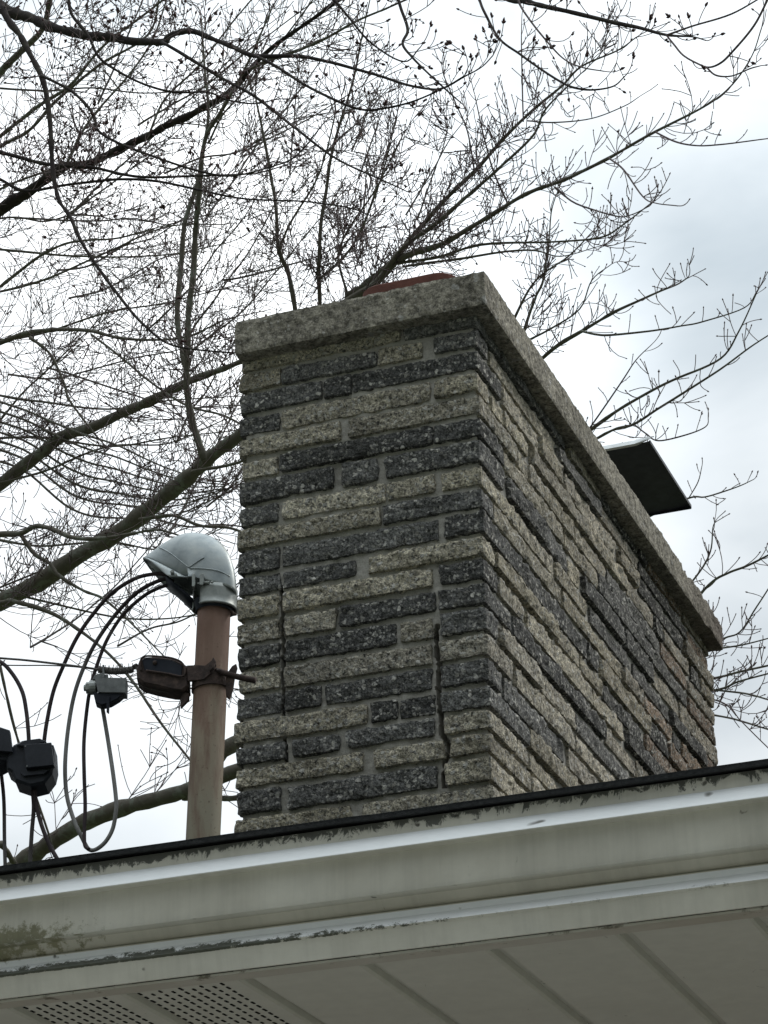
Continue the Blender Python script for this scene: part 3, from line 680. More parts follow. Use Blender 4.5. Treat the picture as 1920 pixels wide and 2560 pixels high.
for q in (((880, 935), (905, 905), (960, 897), (1080, 905), (1180, 945)), ((800, 1035), (860, 1050), (960, 1085), (1060, 1105), (1150, 1105))):
    mb.tube(cr_smooth([pm(*z5(*a))-ND*.02 for a in q], 6), .0016, 6)
g = mb.build('wire_grip', M['wire_strand'], origin=C_[0]); tag(g, 'twisted wire grip wound between the support wire and the rusty insulator', 'wire grip')
# grey connector block
cb = empty('cable_connector', pm(*z5(700, 1060)), 'grey block connector with hex bolt hanging under the twisted wire grip', 'connector')
mb = MB(); mb.prism([pm(*z5(*q)) for q in ((600, 1012), (800, 1015), (797, 1108), (622, 1105))], 0, -.022, .018, .0012); mb.build('block', M['connector_grey'], cb)
mb = MB(); mb.prism([pm(*z5(*q)) for q in ((590, 1100), (780, 1108), (750, 1135), (700, 1165), (640, 1180), (605, 1165))], 0, -.017, .014, .002)
mb.prism([pm(*z5(*q)) for q in ((675, 1130), (695, 1130), (690, 1235), (675, 1225))], 0, -.02, -.012, .001); mb.build('lower_clamp', M['dark_metal'], cb)
mb = MB(); c_ = pm(*z5(575, 1058), -.004); d_ = Vector((1, .3, 0)).normalized()
mb.tube([c_-d_*.011, c_-d_*.003], .0135, 6); mb.tube([c_-d_*.003, c_+d_*.012], .0165, 16); mb.tube([c_-d_*.016, c_-d_*.011], .0075, 12); mb.build('hex_bolt', M['clean_zinc'], cb)
mb = MB(); mb.prism([pm(*z5(*q)) for q in ((585, 1015), (600, 985), (640, 975), (672, 985), (680, 1015))], 0, -.014, .012, .002)
mb.tube([pm(*z5(655, 930), -.016), pm(*z5(655, 1010), -.018)], .0022, 8); mb.tube([pm(*z5(672, 985), -.01), pm(*z5(672, 1015), -.01)], .004, 8); mb.build('top_clamp', M['connector_grey'], cb)
# black splice boxes
sb = empty('splice_box', pm(*z5(210, 1550)), 'black plastic splice box in front of a bare limb, whole in view', 'splice box', 'black splice boxes')
mb = MB(); mb.prism([pm(*z5(*q)) for q in ((95, 1440), (150, 1412), (240, 1405), (345, 1440), (352, 1560), (338, 1620), (292, 1680), (205, 1702), (105, 1668), (82, 1612), (52, 1590), (50, 1520))], 0, -.03, .05, .006); mb.build('housing', M['black_plastic'], sb)
mb = MB(); mb.prism([pm(*z5(*q)) for q in ((165, 1458), (338, 1445), (356, 1588), (182, 1606))], 0, -.048, -.028, .002); mb.build('lid', M['black_plastic'], sb)
mb = MB(); mb.prism([pm(*z5(*q)) for q in ((120, 1455), (165, 1425), (265, 1412), (305, 1432), (165, 1462))], 0, -.04, -.025, .002); mb.build('flange', M['black_plastic'], sb)
mb = MB(); mb.prism([pm(*z5(*q)) for q in ((140, 1625), (318, 1608), (290, 1632), (160, 1645))], 0, -.038, -.028, .001); mb.build('flange', M['black_plastic'], sb)
for q in ((178, 1470), (188, 1594)):
    mb = MB(); mb.tube([pm(*z5(*q), -.049), pm(*z5(*q), -.0475)], .002, 8); mb.build('rivet', M['connector_grey'], sb)
sb = empty('splice_box', pm(*z5(20, 1450)), 'black plastic splice box cut off by the left edge of the photo', 'splice box', 'black splice boxes')
mb = MB(); mb.prism([pm(*z5(*q)) for q in ((-140, 1340), (0, 1338), (40, 1350), (92, 1500), (60, 1530), (0, 1562), (-140, 1570))], 0, -.02, .05, .006); mb.build('housing', M['black_plastic'], sb)
mb = MB(); mb.prism([pm(*z5(*q)) for q in ((-120, 1340), (0, 1335), (76, 1360), (94, 1498), (0, 1492), (-120, 1480))], 0, -.04, -.018, .002); mb.build('lid', M['black_plastic'], sb)
mb = MB(); mb.tube([pm(*z5(-60, 1525), -.02), pm(*z5(60, 1520), -.02), pm(*z5(150, 1500), -.02)], .005, 8); mb.build('bracket', M['black_plastic'], sb)

# ------------------------------------------------------------------ trees
class Tree:
    def __init__(s): s.tw = ([], [], 0); s.TV = []; s.TF = []; s.nv = 0; s.BV = []; s.BF = []; s.nb = 0
    def addtwig(s, P, r, n=3):
        V, F = tube_np(P, r, n); s.TV.append(V); s.TF.append(F+s.nv); s.nv += len(V)
    def bud(s, p, d, r, L):
        d = d/np.linalg.norm(d); a = np.cross(d, [.3, .5, .8]); a /= np.linalg.norm(a); b = np.cross(d, a)
        V = [p-d*L*.1]
        for f, q in ((.25, 1.), (.6, .85)):
            V += [p+d*L*f+(a*math.cos(k*2.094)+b*math.sin(k*2.094))*r*q for k in range(3)]
        V.append(p+d*L)
        F = []
        for k in range(3):
            k2 = (k+1) % 3; F += [[0, 1+k2, 1+k, 1+k], [1+k, 1+k2, 4+k2, 4+k], [4+k, 4+k2, 7, 7]]
        s.BV.append(np.array(V)); s.BF.append(np.array(F)+s.nb); s.nb += 8
def tube_np(P, r, n):
    m = len(P); T = np.gradient(P, axis=0); T /= np.linalg.norm(T, axis=1)[:, None]+1e-12
    A = np.cross(T, [.31, .92, .12]); A /= np.linalg.norm(A, axis=1)[:, None]+1e-9; B = np.cross(T, A)
    th = np.arange(n)*2*math.pi/n
    V = P[:, None]+r[:, None, None]*(np.cos(th)[None, :, None]*A[:, None]+np.sin(th)[None, :, None]*B[:, None])
    i = np.arange(m-1)[:, None]*n; j = np.arange(n)[None]; j2 = (j+1) % n
    return V.reshape(-1, 3), np.stack([i+j, i+j2, i+n+j2, i+n+j], -1).reshape(-1, 4)
nr = np.random.default_rng(5)
UPV = np.array([0, 0, 1.])
def perp(d):
    v = nr.normal(size=3); v[1] *= .75; v -= d*(v@d); return v/(np.linalg.norm(v)+1e-9)
def grow(T, p, d, L, r, lvl, st):
    if st['budget'] <= 0: return
    st['budget'] -= 1
    n = max(5, int(L/.055)); step = L/n; P = [p]; cur = d/np.linalg.norm(d)
    side = perp(cur)*abs(nr.normal())*.95/n; upc = st['up']*nr.uniform(.4, 1.6)*9/n; ds = [cur]
    for i in range(n):
        cur = cur + side + UPV*upc*(.4+i/n) + nr.normal(size=3)*.042; cur /= np.linalg.norm(cur); p = p+cur*step; P.append(p); ds.append(cur)
    P = np.array(P)
    if P[:, 1].min() < 8.0: return
    rr = np.linspace(r, max(st['rmin'], r*.45), len(P)); T.addtwig(P, rr, 3 if r < .006 else 4)
    if nr.random() < st['bud']:
        b = st['bs']*nr.uniform(.8, 1.25); T.bud(P[-1], ds[-1], b, b*3.4)
        if nr.random() < st['clus']:
            for _ in range(3): q = ds[-1]+perp(ds[-1])*.9; T.bud(P[-1]-ds[-1]*b, q, b*.85, b*2.6)
    if nr.random() < .5*st['bud']:
        i = len(P)//2; T.bud(P[i], ds[i]+perp(ds[i])*1.2, st['bs']*.7, st['bs']*2)
    if lvl <= 0 or L < .12: return
    sp = st['sp']*(.8 if lvl > 1 else .7); k = L*.18; 
    while k < L*.96:
        i = min(n, int(k/step)); t_ = k/L
        for _ in range(2 if nr.random() < .45 else 1):       # often opposite pairs
            pd = perp(ds[i]); ang = nr.uniform(.55, 1.05)
            dd = ds[i]*math.cos(ang)+pd*math.sin(ang)+UPV*.12
            grow(T, P[i], dd, max(.09, L*nr.uniform(.35, .85)*(1.1-.6*t_)), max(st['rmin'], rr[i]*.62), lvl-1, st)
        k += sp*nr.uniform(.6, 1.5)
def branch(T, pts, Y0, Y1, dens=1., L1=.5, lvl=2, limbname=None, thick=.006, parent=None, matn='bark_grey', st=None, start=0.):
    """a limb traced as (px, py, width_px) set at its own depth, then dressed with side shoots grown in space"""
    n = len(pts); ws = [q[2] if len(q) > 2 else None for q in pts]
    known = [(i, w) for i, w in enumerate(ws) if w is not None]
    wi = np.interp(range(n), [k[0] for k in known], [k[1] for k in known])
    yy_ = [Y0+(Y1-Y0)*i/(n-1) for i in range(n)]
    P = [at(q[0], q[1], y)+Vector((0, 0, 0)) for q, y in zip(pts, yy_)]
    rad = [w*.5*(p-CAM).length/FPX for w, p in zip(wi, P)]
    Q = cr_smooth([(*p,) for p in P], 6)
    R = np.interp(np.linspace(0, n-1, len(Q)), range(n), rad)
    Q = Q + np.array([[noise.noise(Vector(q)*3+Vector((9*k_, 0, 0))) for k_ in range(3)] for q in Q])*np.minimum(R*1.0, .02)[:, None]*1.0
    if R.max() > thick or limbname:
        V, F = tube(Q, R*(1+.10*nr.standard_normal(len(R))*(R > .008)), 12 if R.max() > .03 else 7)
        T.limbs.append((V, F, matn))
    else: T.addtwig(Q, R, 5)
    seg = np.linalg.norm(np.diff(Q, axis=0), axis=1); cum = np.concatenate([[0], np.cumsum(seg)]); tot = cum[-1]
    k = tot*start + .05
    while k < tot:
        i = min(len(Q)-2, int(np.searchsorted(cum, k))-1); i = max(i, 0); t_ = k/tot
        d = Q[i+1]-Q[i]; d /= np.linalg.norm(d)+1e-9; ang = nr.uniform(.6, 1.15)
        dd = d*math.cos(ang)+perp(d)*math.sin(ang)+UPV*.2
        L = L1*nr.uniform(.35, 1.15)*(1-.45*t_)
        lv = lvl if L > .28 else 1
        grow(T, Q[i], dd, L, min(R[i]*.55, max(.0026, L*.0065)), lv, st)
        k += .13/dens*nr.uniform(.5, 1.6)
    d = Q[-1]-Q[-2]; d /= np.linalg.norm(d)+1e-9
    grow(T, Q[-1], d, L1*.5, R[-1], 1, st)
    return Q
def make_tree(name, label, trunk, matn, twm, builder):
    # trunk: [(x,y,z,r)...]
    root = empty(name, trunk[0][:3], label, 'tree', 'bare winter trees')
    T = Tree(); T.limbs = []
    Vt, Ft = tube([q[:3] for q in trunk], [q[3] for q in trunk], 16)
    obj('trunk', Vt, Ft, M[matn], root, smooth=True)
    builder(T)
    for V, F, mn in T.limbs: obj('limb', V, F, M[mn], root, smooth=True)
    if T.TV:
        V = np.vstack(T.TV); F = np.vstack(T.TF); fast('twigs', V, F, M[twm], root)['kind'] = 'stuff'
    if T.BV:
        V = np.vstack(T.BV); F = np.vstack(T.BF); fast('buds', V, F, M['bud'], root)['kind'] = 'stuff'
    print(name, 'verts', T.nv, 'buds', T.nb//8)
def fast(name, V, F, m, parent):
    V = V-np.array(WL[parent]); me = bpy.data.meshes.new(name)
    tri = F[:, 2] == F[:, 3]; tri0 = F[:, 2] == F[:, 3]
    lens = np.where(tri, 3, 4); flat = F.ravel()[np.stack([np.ones(len(F), bool), np.ones(len(F), bool), np.ones(len(F), bool), ~tri], 1).ravel()]
    me.vertices.add(len(V)); me.vertices.foreach_set('co', V.astype(np.float32).ravel())
    me.loops.add(len(flat)); me.loops.foreach_set('vertex_index', flat.astype(np.int32))
    me.polygons.add(len(F)); st = np.concatenate([[0], np.cumsum(lens)[:-1]]); me.polygons.foreach_set('loop_start', st.astype(np.int32)); me.polygons.foreach_set('loop_total', lens.astype(np.int32))
    me.update(calc_edges=True); me.validate(); me.materials.append(m)
    o = bpy.data.objects.new(name, me); COL.objects.link(o); o.parent = parent; WL[o] = WL[parent]; return o
def st(**k):
    d = dict(up=.065, bud=.75, bs=.0042, clus=.12, sp=.15, rmin=.0026, budget=40000); d.update(k); return d

def treeA(T):          # big grey-limbed tree, left, behind the roof
    s = st(sp=.22, budget=4800, bud=.5, bs=.005, clus=.05)
    tx = lambda py: (-520, py, 60)
    def B(*a, **k): k['dens'] = k.get('dens', 1)*.68; branch(T, *a, st=s, **k)
    B([(-560, 2560, 70), (-150, 2290, 52), (44, 2165, 46), (159, 2085, 44), (278, 2032, 42), (457, 1976, 40), (600, 1925, 38), (750, 1880, 32), (950, 1790, 24), (1200, 1700, 14)], 13, 11.5, dens=.5, L1=.7, limbname=1)
    B([(457, 1992, 18), (560, 2000, 15), (625, 1995, 14), (760, 2010, 9)], 12.2, 12, dens=.6, L1=.4, limbname=1)
    B([(510, 1940, 40), (560, 1880, 36), (625, 1835, 34), (740, 1770, 26), (900, 1700, 16)], 12.2, 12.2, dens=.4, L1=.4, limbname=1)
    B([(-560, 1850, 60), (-120, 1575, 48), (0, 1502, 46), (174, 1406, 44), (347, 1296, 42), (430, 1225, 40), (509, 1157, 36), (613, 1076, 30), (760, 960, 18), (900, 880, 10)], 13, 11, dens=1.3, L1=.8, limbname=1, start=.25)
    B([(-560, 1520, 44), (-100, 1270, 32), (0, 1208, 31), (139, 1106, 29), (203, 1077, 27), (338, 1018, 25), (422, 980, 22), (506, 938, 18), (591, 908, 14), (700, 880, 8)], 13, 11.5, dens=1.5, L1=.8, limbname=1, start=.3)
    B([(509, 1150, 20), (477, 1035, 18), (466, 938, 17), (477, 769, 16), (489, 600, 15), (492, 540, 14), (498, 463, 13), (515, 347, 11), (555, 278, 9), (620, 160, 6), (680, 20, 4)], 11.3, 10.5, dens=1.1, L1=.55, limbname=1)
    B([(472, 960, 14), (451, 853, 14), (447, 727, 14), (455, 640, 13), (463, 550, 12), (492, 463, 11), (509, 376, 9), (521, 290, 8), (512, 174, 6), (503, 40, 4)], 11.2, 11, dens=1.1, L1=.5, limbname=1)
    B([(-560, 900, 40), (-80, 570, 32), (0, 521, 30), (64, 486, 27), (133, 434, 25), (168, 411, 23), (231, 405, 21), (289, 376, 20), (370, 341, 19), (434, 307, 18), (521, 260, 17), (579, 226, 16), (637, 160, 13), (723, 87, 11), (810, 29, 9), (900, -30, 8)], 13, 10.5, dens=1.5, L1=.8, matn='bark_dark', limbname=1, start=.25)
    B([(625, 172, 9), (689, 145, 8), (810, 98, 7), (897, 52, 6), (960, 23, 5), (1060, -20, 4)], 11, 10.5, dens=1.1, L1=.5)
    B([(-560, 600, 34), (-100, 270, 20), (0, 180, 18), (46, 133, 16), (104, 75, 14), (127, -10, 12)], 13, 12, dens=1.2, L1=.7, limbname=1, start=.4)
    B([(-100, 420, 12), (0, 341, 10), (87, 272, 9), (174, 214, 8), (260, 116, 7), (347, 46, 6), (430, -20, 5)], 12, 11.5, dens=1.3, L1=.6)
    B([(-100, 460, 11), (0, 370, 9), (75, 324, 9), (145, 249, 8), (249, 162, 7), (370, 87, 6), (400, -10, 5)], 12.5, 12, dens=1.3, L1=.6)
    B([(168, 405, 7), (197, 347, 7), (243, 278, 6), (324, 185, 5), (382, 98, 5), (420, -10, 4)], 12, 12, dens=1.2, L1=.5)
    B([(370, 341, 6), (417, 243, 6), (498, 162, 5), (579, 58, 4), (637, -10, 4)], 11.6, 11.6, dens=1.2, L1=.5)
    B([(521, 359, 6), (555, 289, 5), (607, 231, 5), (694, 116, 4), (781, 0, 4)], 11.5, 11, dens=1.2, L1=.5)
    B([(-100, 870, 14), (0, 857, 13), (76, 832, 12), (140, 826, 11), (220, 828, 9), (295, 843, 8), (380, 850, 6), (470, 840, 5), (560, 800, 4)], 12.3, 11.5, dens=1.4, L1=.6, limbname=1)
    B([(76, 845, 9), (127, 887, 8), (160, 958, 7), (170, 995, 6), (203, 1043, 6), (240, 1090, 5)], 12.2, 12.2, dens=1.2, L1=.4)
    B([(-100, 800, 10), (0, 718, 9), (84, 650, 8), (160, 610, 7), (215, 600, 6), (300, 595, 5), (420, 560, 3)], 12.4, 12, dens=1.3, L1=.5)
    B([(228, 836, 6), (295, 887, 6), (380, 958, 6), (464, 1013, 6), (549, 1035, 6), (616, 1068, 6)], 12, 11.8, dens=1.2, L1=.4)
    for k in range(7):
        y0 = 1000+k*26+nr.uniform(-10, 10); B([(-60, y0-20, 7), (60, y0+20, 6), (180, y0+70+8*k, 6), (300, y0+110+5*k, 5), (430, y0+170-6*k, 4), (560, y0+200-20*k, 3)], 12.5+.1*k, 12, dens=1.1, L1=.45)
    B([(-100, 1345, 15), (0, 1334, 14), (51, 1330, 14), (84, 1317, 13), (120, 1322, 12), (190, 1343, 11), (253, 1347, 10), (330, 1335, 8), (400, 1325, 6), (470, 1345, 4)], 12.2, 11.5, dens=1.2, L1=.5, limbname=1)
    B([(48, 1332, 12), (84, 1382, 11), (127, 1410, 10), (150, 1440, 10), (211, 1478, 8), (262, 1500, 7), (340, 1570, 5), (430, 1660, 3)], 12.1, 12, dens=1.1, L1=.4, limbname=1)
    B([(-30, 1515, 14), (20, 1498, 13), (56, 1507, 12), (131, 1535, 11), (191, 1570, 9), (239, 1606, 8), (310, 1674, 8), (398, 1801, 7), (467, 1889, 6), (520, 1960, 4)], 12, 12, dens=.9, L1=.4)
    B([(0, 1660, 8), (30, 1800, 8), (70, 1930, 7), (120, 2080, 6), (150, 2180, 5)], 12, 12.5, dens=.8, L1=.4)
    B([(0, 2110, 16), (30, 2150, 14), (60, 2180, 12), (120, 2260, 8)], 12, 12.5, dens=.8, L1=.3)
    B([(347, 1300, 8), (430, 1290, 8), (500, 1312, 8), (570, 1318, 8), (640, 1345, 7)], 11.7, 11.7, dens=.7, L1=.3)
    B([(480, 1180, 9), (560, 1165, 8), (620, 1148, 7)], 11.4, 11.2, dens=.6, L1=.3)
    for k in range(9):
        y0 = 500+k*120; x0 = -60; dy = nr.uniform(-160, 120)
        B([(x0, y0, 7), (x0+160, y0+dy*.4+nr.uniform(-20, 20), 6), (x0+330, y0+dy*.8, 5), (x0+480, y0+dy+nr.uniform(-50, 20), 4), (x0+620, y0+dy-40, 3)], 12.6, 12.3, dens=1.2, L1=.5)
def treeB(T):          # tree whose fan of limbs rises behind the chimney
    s = st(budget=14000, bud=.85, clus=.05, up=.10, sp=.12)
    def B(*a, **k): k['dens'] = k.get('dens', 1)*1.25; k['L1'] = k.get('L1', .3)*1.15; branch(T, *a, st=s, **k)
    B([(1050, 1500, 46), (960, 1100, 38), (900, 900, 30), (868, 760, 22), (905, 718, 20), (950, 682, 18), (995, 637, 15), (1076, 538, 12), (1186, 428, 10), (1301, 307, 8), (1400, 220, 6), (1452, 168, 5), (1544, 127, 4), (1591, 93, 3)], 13.5, 11.5, dens=1.5, L1=.45, limbname=1, start=.35)
    B([(960, 680, 14), (1018, 613, 12), (1090, 555, 11), (1163, 492, 9), (1238, 428, 8), (1330, 341, 6), (1365, 272, 5), (1452, 185, 3)], 12.4, 11.8, dens=1.4, L1=.42)
    B([(860, 762, 20), (930, 715, 18), (995, 654, 16), (1080, 615, 14), (1134, 590, 13), (1261, 515, 11), (1342, 475, 10), (1423, 446, 9), (1521, 394, 8), (1637, 330, 7), (1770, 260, 5), (1834, 208, 4), (1880, 139, 3), (1903, 69, 3)], 12.6, 11.2, dens=1.3, L1=.34, limbname=1)
    B([(1637, 330, 5), (1690, 355, 5), (1741, 365, 4), (1800, 362, 4), (1920, 347, 3), (1980, 340, 3)], 11.4, 11, dens=.9, L1=.16, lvl=1)
    B([(1388, 469, 5), (1440, 509, 5), (1539, 541, 4), (1580, 537, 3), (1625, 515, 3)], 11.9, 11.5, dens=1., L1=.22, lvl=1)
    B([(1521, 394, 5), (1560, 425, 5), (1608, 492, 4), (1640, 508, 3), (1695, 515, 3)], 11.6, 11.2, dens=1., L1=.18, lvl=1)
    B([(995, 660, 9), (1093, 642, 8), (1203, 613, 7), (1365, 605, 5), (1498, 596, 5), (1560, 560, 4), (1625, 509, 3)], 12.4, 12, dens=1.2, L1=.34)
    B([(1006, 668, 8), (1134, 648, 7), (1319, 625, 5), (1400, 640, 3), (1500, 615, 2)], 12.5, 12.5, dens=1.2, L1=.3)
    B([(740, 800, 13), (724, 690, 12), (700, 625, 11), (690, 530, 9), (672, 405, 8), (655, 320, 6), (640, 250, 5)], 13, 12.5, dens=1.1, L1=.4, limbname=1)
    B([(700, 625, 6), (725, 560, 6), (781, 470, 5), (815, 380, 4), (840, 280, 4)], 12.8, 12.4, dens=1.1, L1=.4)
    B([(800, 790, 12), (795, 690, 11), (800, 620, 10), (815, 480, 9), (830, 380, 8), (880, 210, 6), (905, 90, 4), (925, 0, 3)], 13, 12.4, dens=1.2, L1=.45, limbname=1)
    B([(795, 700, 8), (860, 640, 7), (895, 590, 6), (925, 520, 5), (960, 420, 4), (990, 300, 3)], 13, 12.5, dens=1.2, L1=.45)
    B([(868, 740, 7), (845, 640, 6), (880, 560, 5), (940, 470, 4), (1000, 350, 3)], 13, 12.5, dens=1.2, L1=.45)
    B([(1186, 428, 5), (1170, 330, 4), (1140, 260, 4), (1110, 190, 3)], 12.2, 12, dens=1.1, L1=.3)
    B([(1270, 510, 5), (1235, 430, 5), (1213, 350, 4), (1190, 250, 3)], 12.2, 12, dens=1.1, L1=.3)
    B([(1308, 305, 4), (1305, 200, 4), (1303, 100, 3), (1304, 45, 2)], 12, 12, dens=.9, L1=.2, lvl=1)
    B([(1318, 303, 4), (1380, 306, 4), (1480, 295, 3), (1560, 265, 3), (1600, 240, 2)], 12, 11.7, dens=1., L1=.2, lvl=1)
    # limbs to the right, coming out past the side of the cap
    H = [(960, 1150, 30), (1080, 1120, 24), (1250, 1000, 16), (1368, 883, 10), (1453, 828, 9), (1549, 773, 7), (1641, 732, 5), (1690, 712, 4), (1719, 695, 3)]
    B(H, 13.3, 12, dens=1., L1=.3, limbname=1, start=.5)
    B([(1453, 828, 6), (1490, 836, 6), (1526, 837, 6), (1618, 828, 5), (1700, 815, 4), (1755, 805, 4), (1861, 769, 3), (1893, 727, 2)], 12.3, 12, dens=.9, L1=.18, lvl=1)
    B([(1250, 1010, 9), (1316, 810, 8), (1340, 740, 7), (1357, 700, 6), (1372, 600, 4), (1380, 520, 3), (1410, 440, 2)], 12.8, 12.6, dens=1.2, L1=.3)
    B([(1220, 960, 9), (1290, 790, 7), (1340, 700, 5), (1420, 640, 4), (1480, 580, 3)], 12.8, 12.6, dens=1.2, L1=.3)
    B([(1300, 860, 6), (1380, 820, 5), (1450, 770, 4), (1480, 700, 3), (1530, 660, 2)], 12.8, 12.6, dens=1.2, L1=.25)
    B([(1100, 1300, 28), (1300, 1200, 16), (1494, 1062, 9), (1600, 993, 7), (1700, 943, 6), (1801, 897, 5), (1847, 828, 4), (1888, 741, 3)], 13.3, 11.8, dens=1., L1=.22, limbname=1, start=.55)
    B([(1350, 1190, 9), (1513, 1085, 7), (1581, 1062, 7), (1640, 1025, 6), (1705, 984, 6), (1801, 924, 5), (1875, 869, 4), (1935, 830, 3)], 12.9, 11.8, dens=1., L1=.22, start=.25)
    B([(1586, 1062, 4), (1615, 1085, 4), (1645, 1103, 4), (1710, 1089, 4), (1765, 1066, 3), (1772, 1040, 2)], 12.5, 12.3, dens=1.1, L1=.14, lvl=1)
    B([(1440, 1120, 5), (1550, 960, 4), (1590, 900, 3), (1630, 860, 2)], 12.7, 12.5, dens=1.1, L1=.2)
    B([(1600, 1300, 8), (1719, 1247, 5), (1760, 1243, 4), (1801, 1231, 4), (1850, 1215, 3), (1884, 1199, 2)], 12.9, 12.2, dens=.7, L1=.09, lvl=0)
    B([(1722, 1245, 3), (1745, 1205, 3), (1755, 1165, 2)], 12.4, 12.3, dens=.7, L1=.06, lvl=0)
    B([(1500, 1700, 16), (1680, 1560, 9), (1774, 1460, 7), (1820, 1432, 6), (1865, 1415, 6), (1920, 1387, 5), (1990, 1350, 4)], 13, 12.4, dens=1.1, L1=.28, start=.4)
    B([(1640, 1560, 6), (1740, 1440, 5), (1775, 1380, 4), (1782, 1320, 3), (1790, 1300, 2)], 12.9, 12.6, dens=1.2, L1=.2)
    B([(1700, 1680, 7), (1800, 1602, 5), (1850, 1580, 4), (1890, 1520, 4), (1940, 1440, 3)], 12.9, 12.6, dens=1.2, L1=.25)
    for a in ([(1600, 1740, 9), (1792, 1694, 6), (1850, 1678, 6), (1935, 1660, 5)], [(1700, 1740, 8), (1797, 1724, 6), (1847, 1703, 5), (1935, 1680, 4)], [(1700, 1715, 8), (1797, 1727, 5), (1870, 1735, 5), (1940, 1755, 4)],
              [(1650, 1770, 8), (1801, 1792, 5), (1860, 1805, 5), (1940, 1830, 4)], [(1700, 1640, 8), (1792, 1622, 5), (1860, 1610, 4), (1940, 1590, 3)], [(1740, 1740, 5), (1810, 1760, 4), (1850, 1800, 3), (1930, 1880, 3)]):
        B(a, 12.6, 12.3, dens=1.2, L1=.24)
def treeC(T):          # nearer tree overhanging from the upper left, heavy buds
    s = st(budget=6500, bud=1., bs=.0062, clus=.35, sp=.11, up=.14, rmin=.0021)
    def B(*a, **k): k['dens'] = k.get('dens', 1)*.85; branch(T, *a, st=s, matn='bark_dark', **k)
    B([(-900, -420, 60), (-300, -140, 42), (-60, -10, 34), (0, 17, 30), (75, 43, 26), (127, 67, 24), (231, 93, 22), (318, 101, 20), (400, 104, 18), (415, 92, 15), (440, 81, 14), (498, 81, 14), (579, 116, 12), (637, 139, 11), (752, 141, 9), (868, 168, 8), (960, 194, 7), (1064, 223, 6), (1110, 220, 5), (1163, 191, 4), (1203, 168, 3), (1232, 139, 3)], 11, 8.4, dens=1.1, L1=.38, limbname=1, start=.35)
    B([(5, 20, 20), (30, 60, 17), (58, 104, 15), (104, 191, 14), (122, 289, 13), (127, 405, 12), (145, 492, 11), (174, 538, 10), (203, 600, 9), (253, 680, 8), (304, 748, 8), (359, 811, 7), (414, 857, 6), (485, 874, 5), (590, 883, 4), (660, 880, 3)], 9.7, 8.9, dens=1.1, L1=.36, limbname=1)
    B([(405, 104, 9), (492, 156, 9), (567, 203, 8), (637, 243, 8), (723, 307, 7), (828, 388, 6), (960, 452, 4), (1020, 480, 3)], 9.3, 8.8, dens=1., L1=.32)
    B([(637, 139, 9), (694, 168, 8), (764, 214, 7), (839, 249, 7), (903, 272, 6), (960, 271, 6), (1029, 255, 5), (1110, 220, 4), (1160, 190, 3)], 9, 8.5, dens=1.1, L1=.26)
    B([(104, 191, 9), (133, 203, 8), (185, 231, 8), (231, 284, 8), (249, 330, 7), (324, 370, 7), (405, 399, 6), (503, 428, 6), (579, 440, 5), (677, 417, 4), (741, 388, 4), (810, 307, 3)], 9.5, 9, dens=1.2, L1=.34)
    B([(170, -40, 8), (179, 29, 8), (220, 87, 8), (249, 145, 7), (307, 185, 6), (370, 214, 6), (440, 231, 6), (521, 231, 5), (567, 249, 5), (637, 260, 4), (694, 249, 3)], 9.5, 9.2, dens=1.2, L1=.34)
    B([(-80, 350, 10), (0, 379, 10), (87, 405, 9), (150, 414, 9), (231, 420, 8), (359, 443, 7), (503, 440, 6), (637, 434, 4), (720, 410, 3)], 9.9, 9.3, dens=1.1, L1=.34)
    B([(-80, 410, 8), (0, 448, 8), (64, 480, 8), (174, 460, 7), (347, 448, 7), (492, 475, 6), (613, 498, 5), (752, 503, 4), (868, 518, 4), (930, 540, 3)], 9.9, 9.4, dens=1.1, L1=.34)
    B([(500, -420, 34), (1000, -180, 22), (1250, -15, 15), (1310, 4, 14), (1365, 12, 12), (1480, 40, 11), (1597, 72, 9), (1666, 87, 7), (1730, 91, 4), (1764, 101, 3)], 9.9, 8.6, dens=1.1, L1=.2, limbname=1, start=.6)
    B([(1666, 87, 6), (1730, 64, 5), (1828, 35, 5), (1910, -10, 4)], 8.7, 8.5, dens=.9, L1=.14, lvl=1)
    B([(1666, 87, 5), (1685, 112, 5), (1707, 139, 5), (1740, 158, 5), (1770, 168, 5), (1800, 158, 6), (1828, 133, 6), (1886, 64, 6), (1925, -10, 6)], 8.7, 8.5, dens=.8, L1=.12, lvl=1)
    B([(1765, 168, 5), (1790, 188, 5), (1830, 190, 4), (1875, 172, 4), (1900, 165, 3)], 8.6, 8.5, dens=1., L1=.08, lvl=0)
    B([(1180, -60, 8), (1200, 0, 7), (1215, 35, 7), (1249, 98, 6), (1301, 136, 6), (1354, 174, 6), (1400, 204, 6), (1434, 220, 6), (1481, 226, 5), (1533, 217, 4), (1562, 191, 3)], 9, 8.5, dens=1., L1=.18, lvl=1)
    B([(1290, -20, 6), (1300, 10, 6), (1319, 41, 5), (1354, 87, 5), (1406, 145, 4), (1452, 168, 4), (1510, 179, 3)], 8.8, 8.6, dens=1., L1=.16, lvl=1)
    B([(985, -40, 9), (1000, 20, 8), (1018, 75, 8), (1006, 110, 7), (1030, 145, 6), (1064, 179, 5), (1110, 220, 5), (1157, 260, 3)], 9, 8.7, dens=1., L1=.2, lvl=1)
    B([(800, -40, 8), (870, 40, 6), (930, 110, 5), (1010, 155, 4), (1050, 120, 3)], 9, 8.8, dens=1.1, L1=.22)
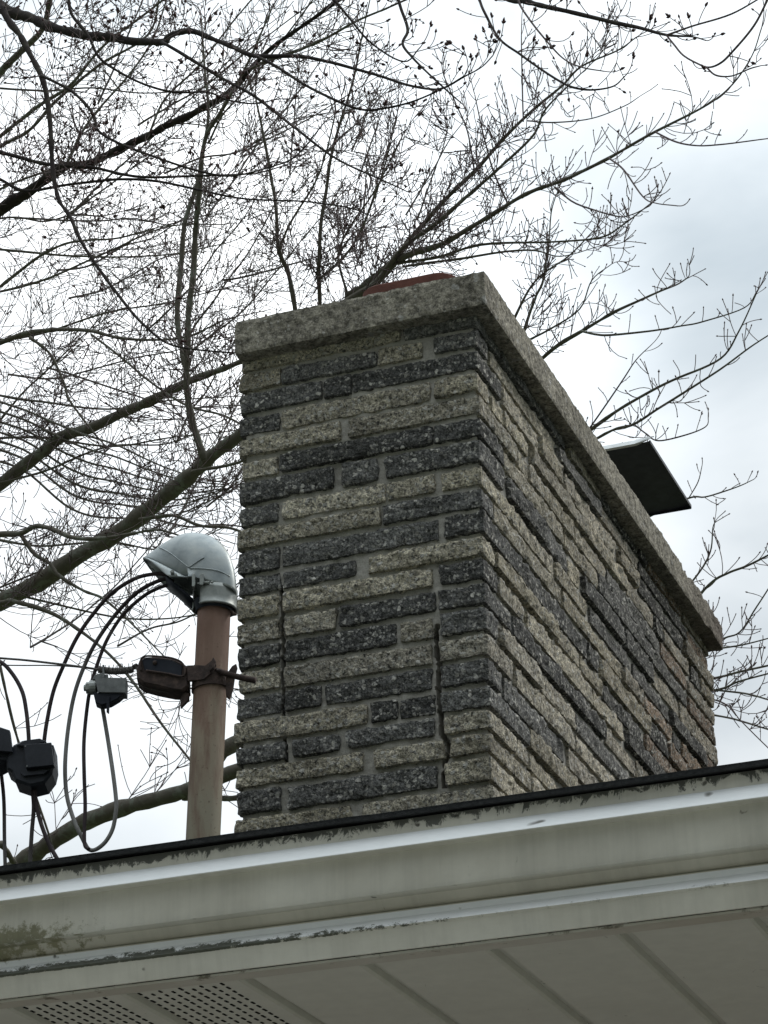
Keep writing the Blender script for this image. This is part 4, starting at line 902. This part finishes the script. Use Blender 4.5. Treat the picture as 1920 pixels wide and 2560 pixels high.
def treeD(T):          # far pale tree: fine background network on the left
    s = st(budget=11000, bud=.25, bs=.006, clus=0, sp=.24, up=.05, rmin=.0032)
    for k in range(28):
        a = nr.uniform(0, 1); x0 = nr.uniform(-80, 560); y0 = nr.uniform(200, 1750)
        ang = nr.uniform(-1.25, .35); L = nr.uniform(300, 620); pts = []
        for i in range(6):
            f = i/5; pts.append((x0+math.cos(ang)*L*f, y0+math.sin(ang)*L*f-60*f*f+nr.uniform(-14, 14), 6-3.5*f))
        if pts[-1][0] > 900 and pts[-1][1] > 650: continue
        branch(T, pts, 17+nr.uniform(-1, 1), 17+nr.uniform(-1, 1), dens=.75, L1=.9, lvl=2, st=s, thick=.03)
    for k in range(10):
        x0 = nr.uniform(600, 1050); y0 = nr.uniform(350, 700); ang = nr.uniform(-1.5, -.5); L = nr.uniform(200, 420)
        pts = [(x0+math.cos(ang)*L*i/4, y0+math.sin(ang)*L*i/4+nr.uniform(-10, 10), 5-.7*i) for i in range(5)]
        branch(T, pts, 17, 17, dens=.7, L1=.6, lvl=2, st=s, thick=.03)
def trunk(px, py0, Y, ztop, r): 
    b_ = at(px, py0, Y); return [(b_.x+.15*math.sin(z_*.7)*(z_ > .1), b_.y, z_, r*(1-.55*z_/ztop)) for z_ in np.linspace(0, ztop, 14)]
def trunk_to(px, pys, Y, r):
    zt = max(at(px, p, Y).z for p in pys)+.4; x_ = at(px, pys[0], Y).x
    return [(x_+.08*math.sin(z_*.9), Y, z_, r*(1-.45*z_/zt)) for z_ in np.linspace(0, zt, 16)]
make_tree('bare_tree', 'large bare tree at the left with thick grey limbs rising towards the chimney', trunk_to(-560, [2560, 600], 13, .26), 'bark_grey', 'twig', treeA)
make_tree('bare_tree', 'bare tree fanning out from behind the chimney into the cloudy sky on the right', trunk_to(1060, [1500, 1480], 13.5, .14), 'bark_grey', 'twig', treeB)
make_tree('bare_tree', 'nearest bare tree, dark budded branches hanging in from the top edge', trunk_to(-900, [-420, -400], 11.2, .3), 'bark_dark', 'twig', treeC)
make_tree('bare_tree', 'farthest bare tree, a pale fine net of twigs behind the thick left limbs', trunk_to(-300, [1200, 400], 17, .2), 'bark_far', 'twig_pale', treeD)
print('scene built')
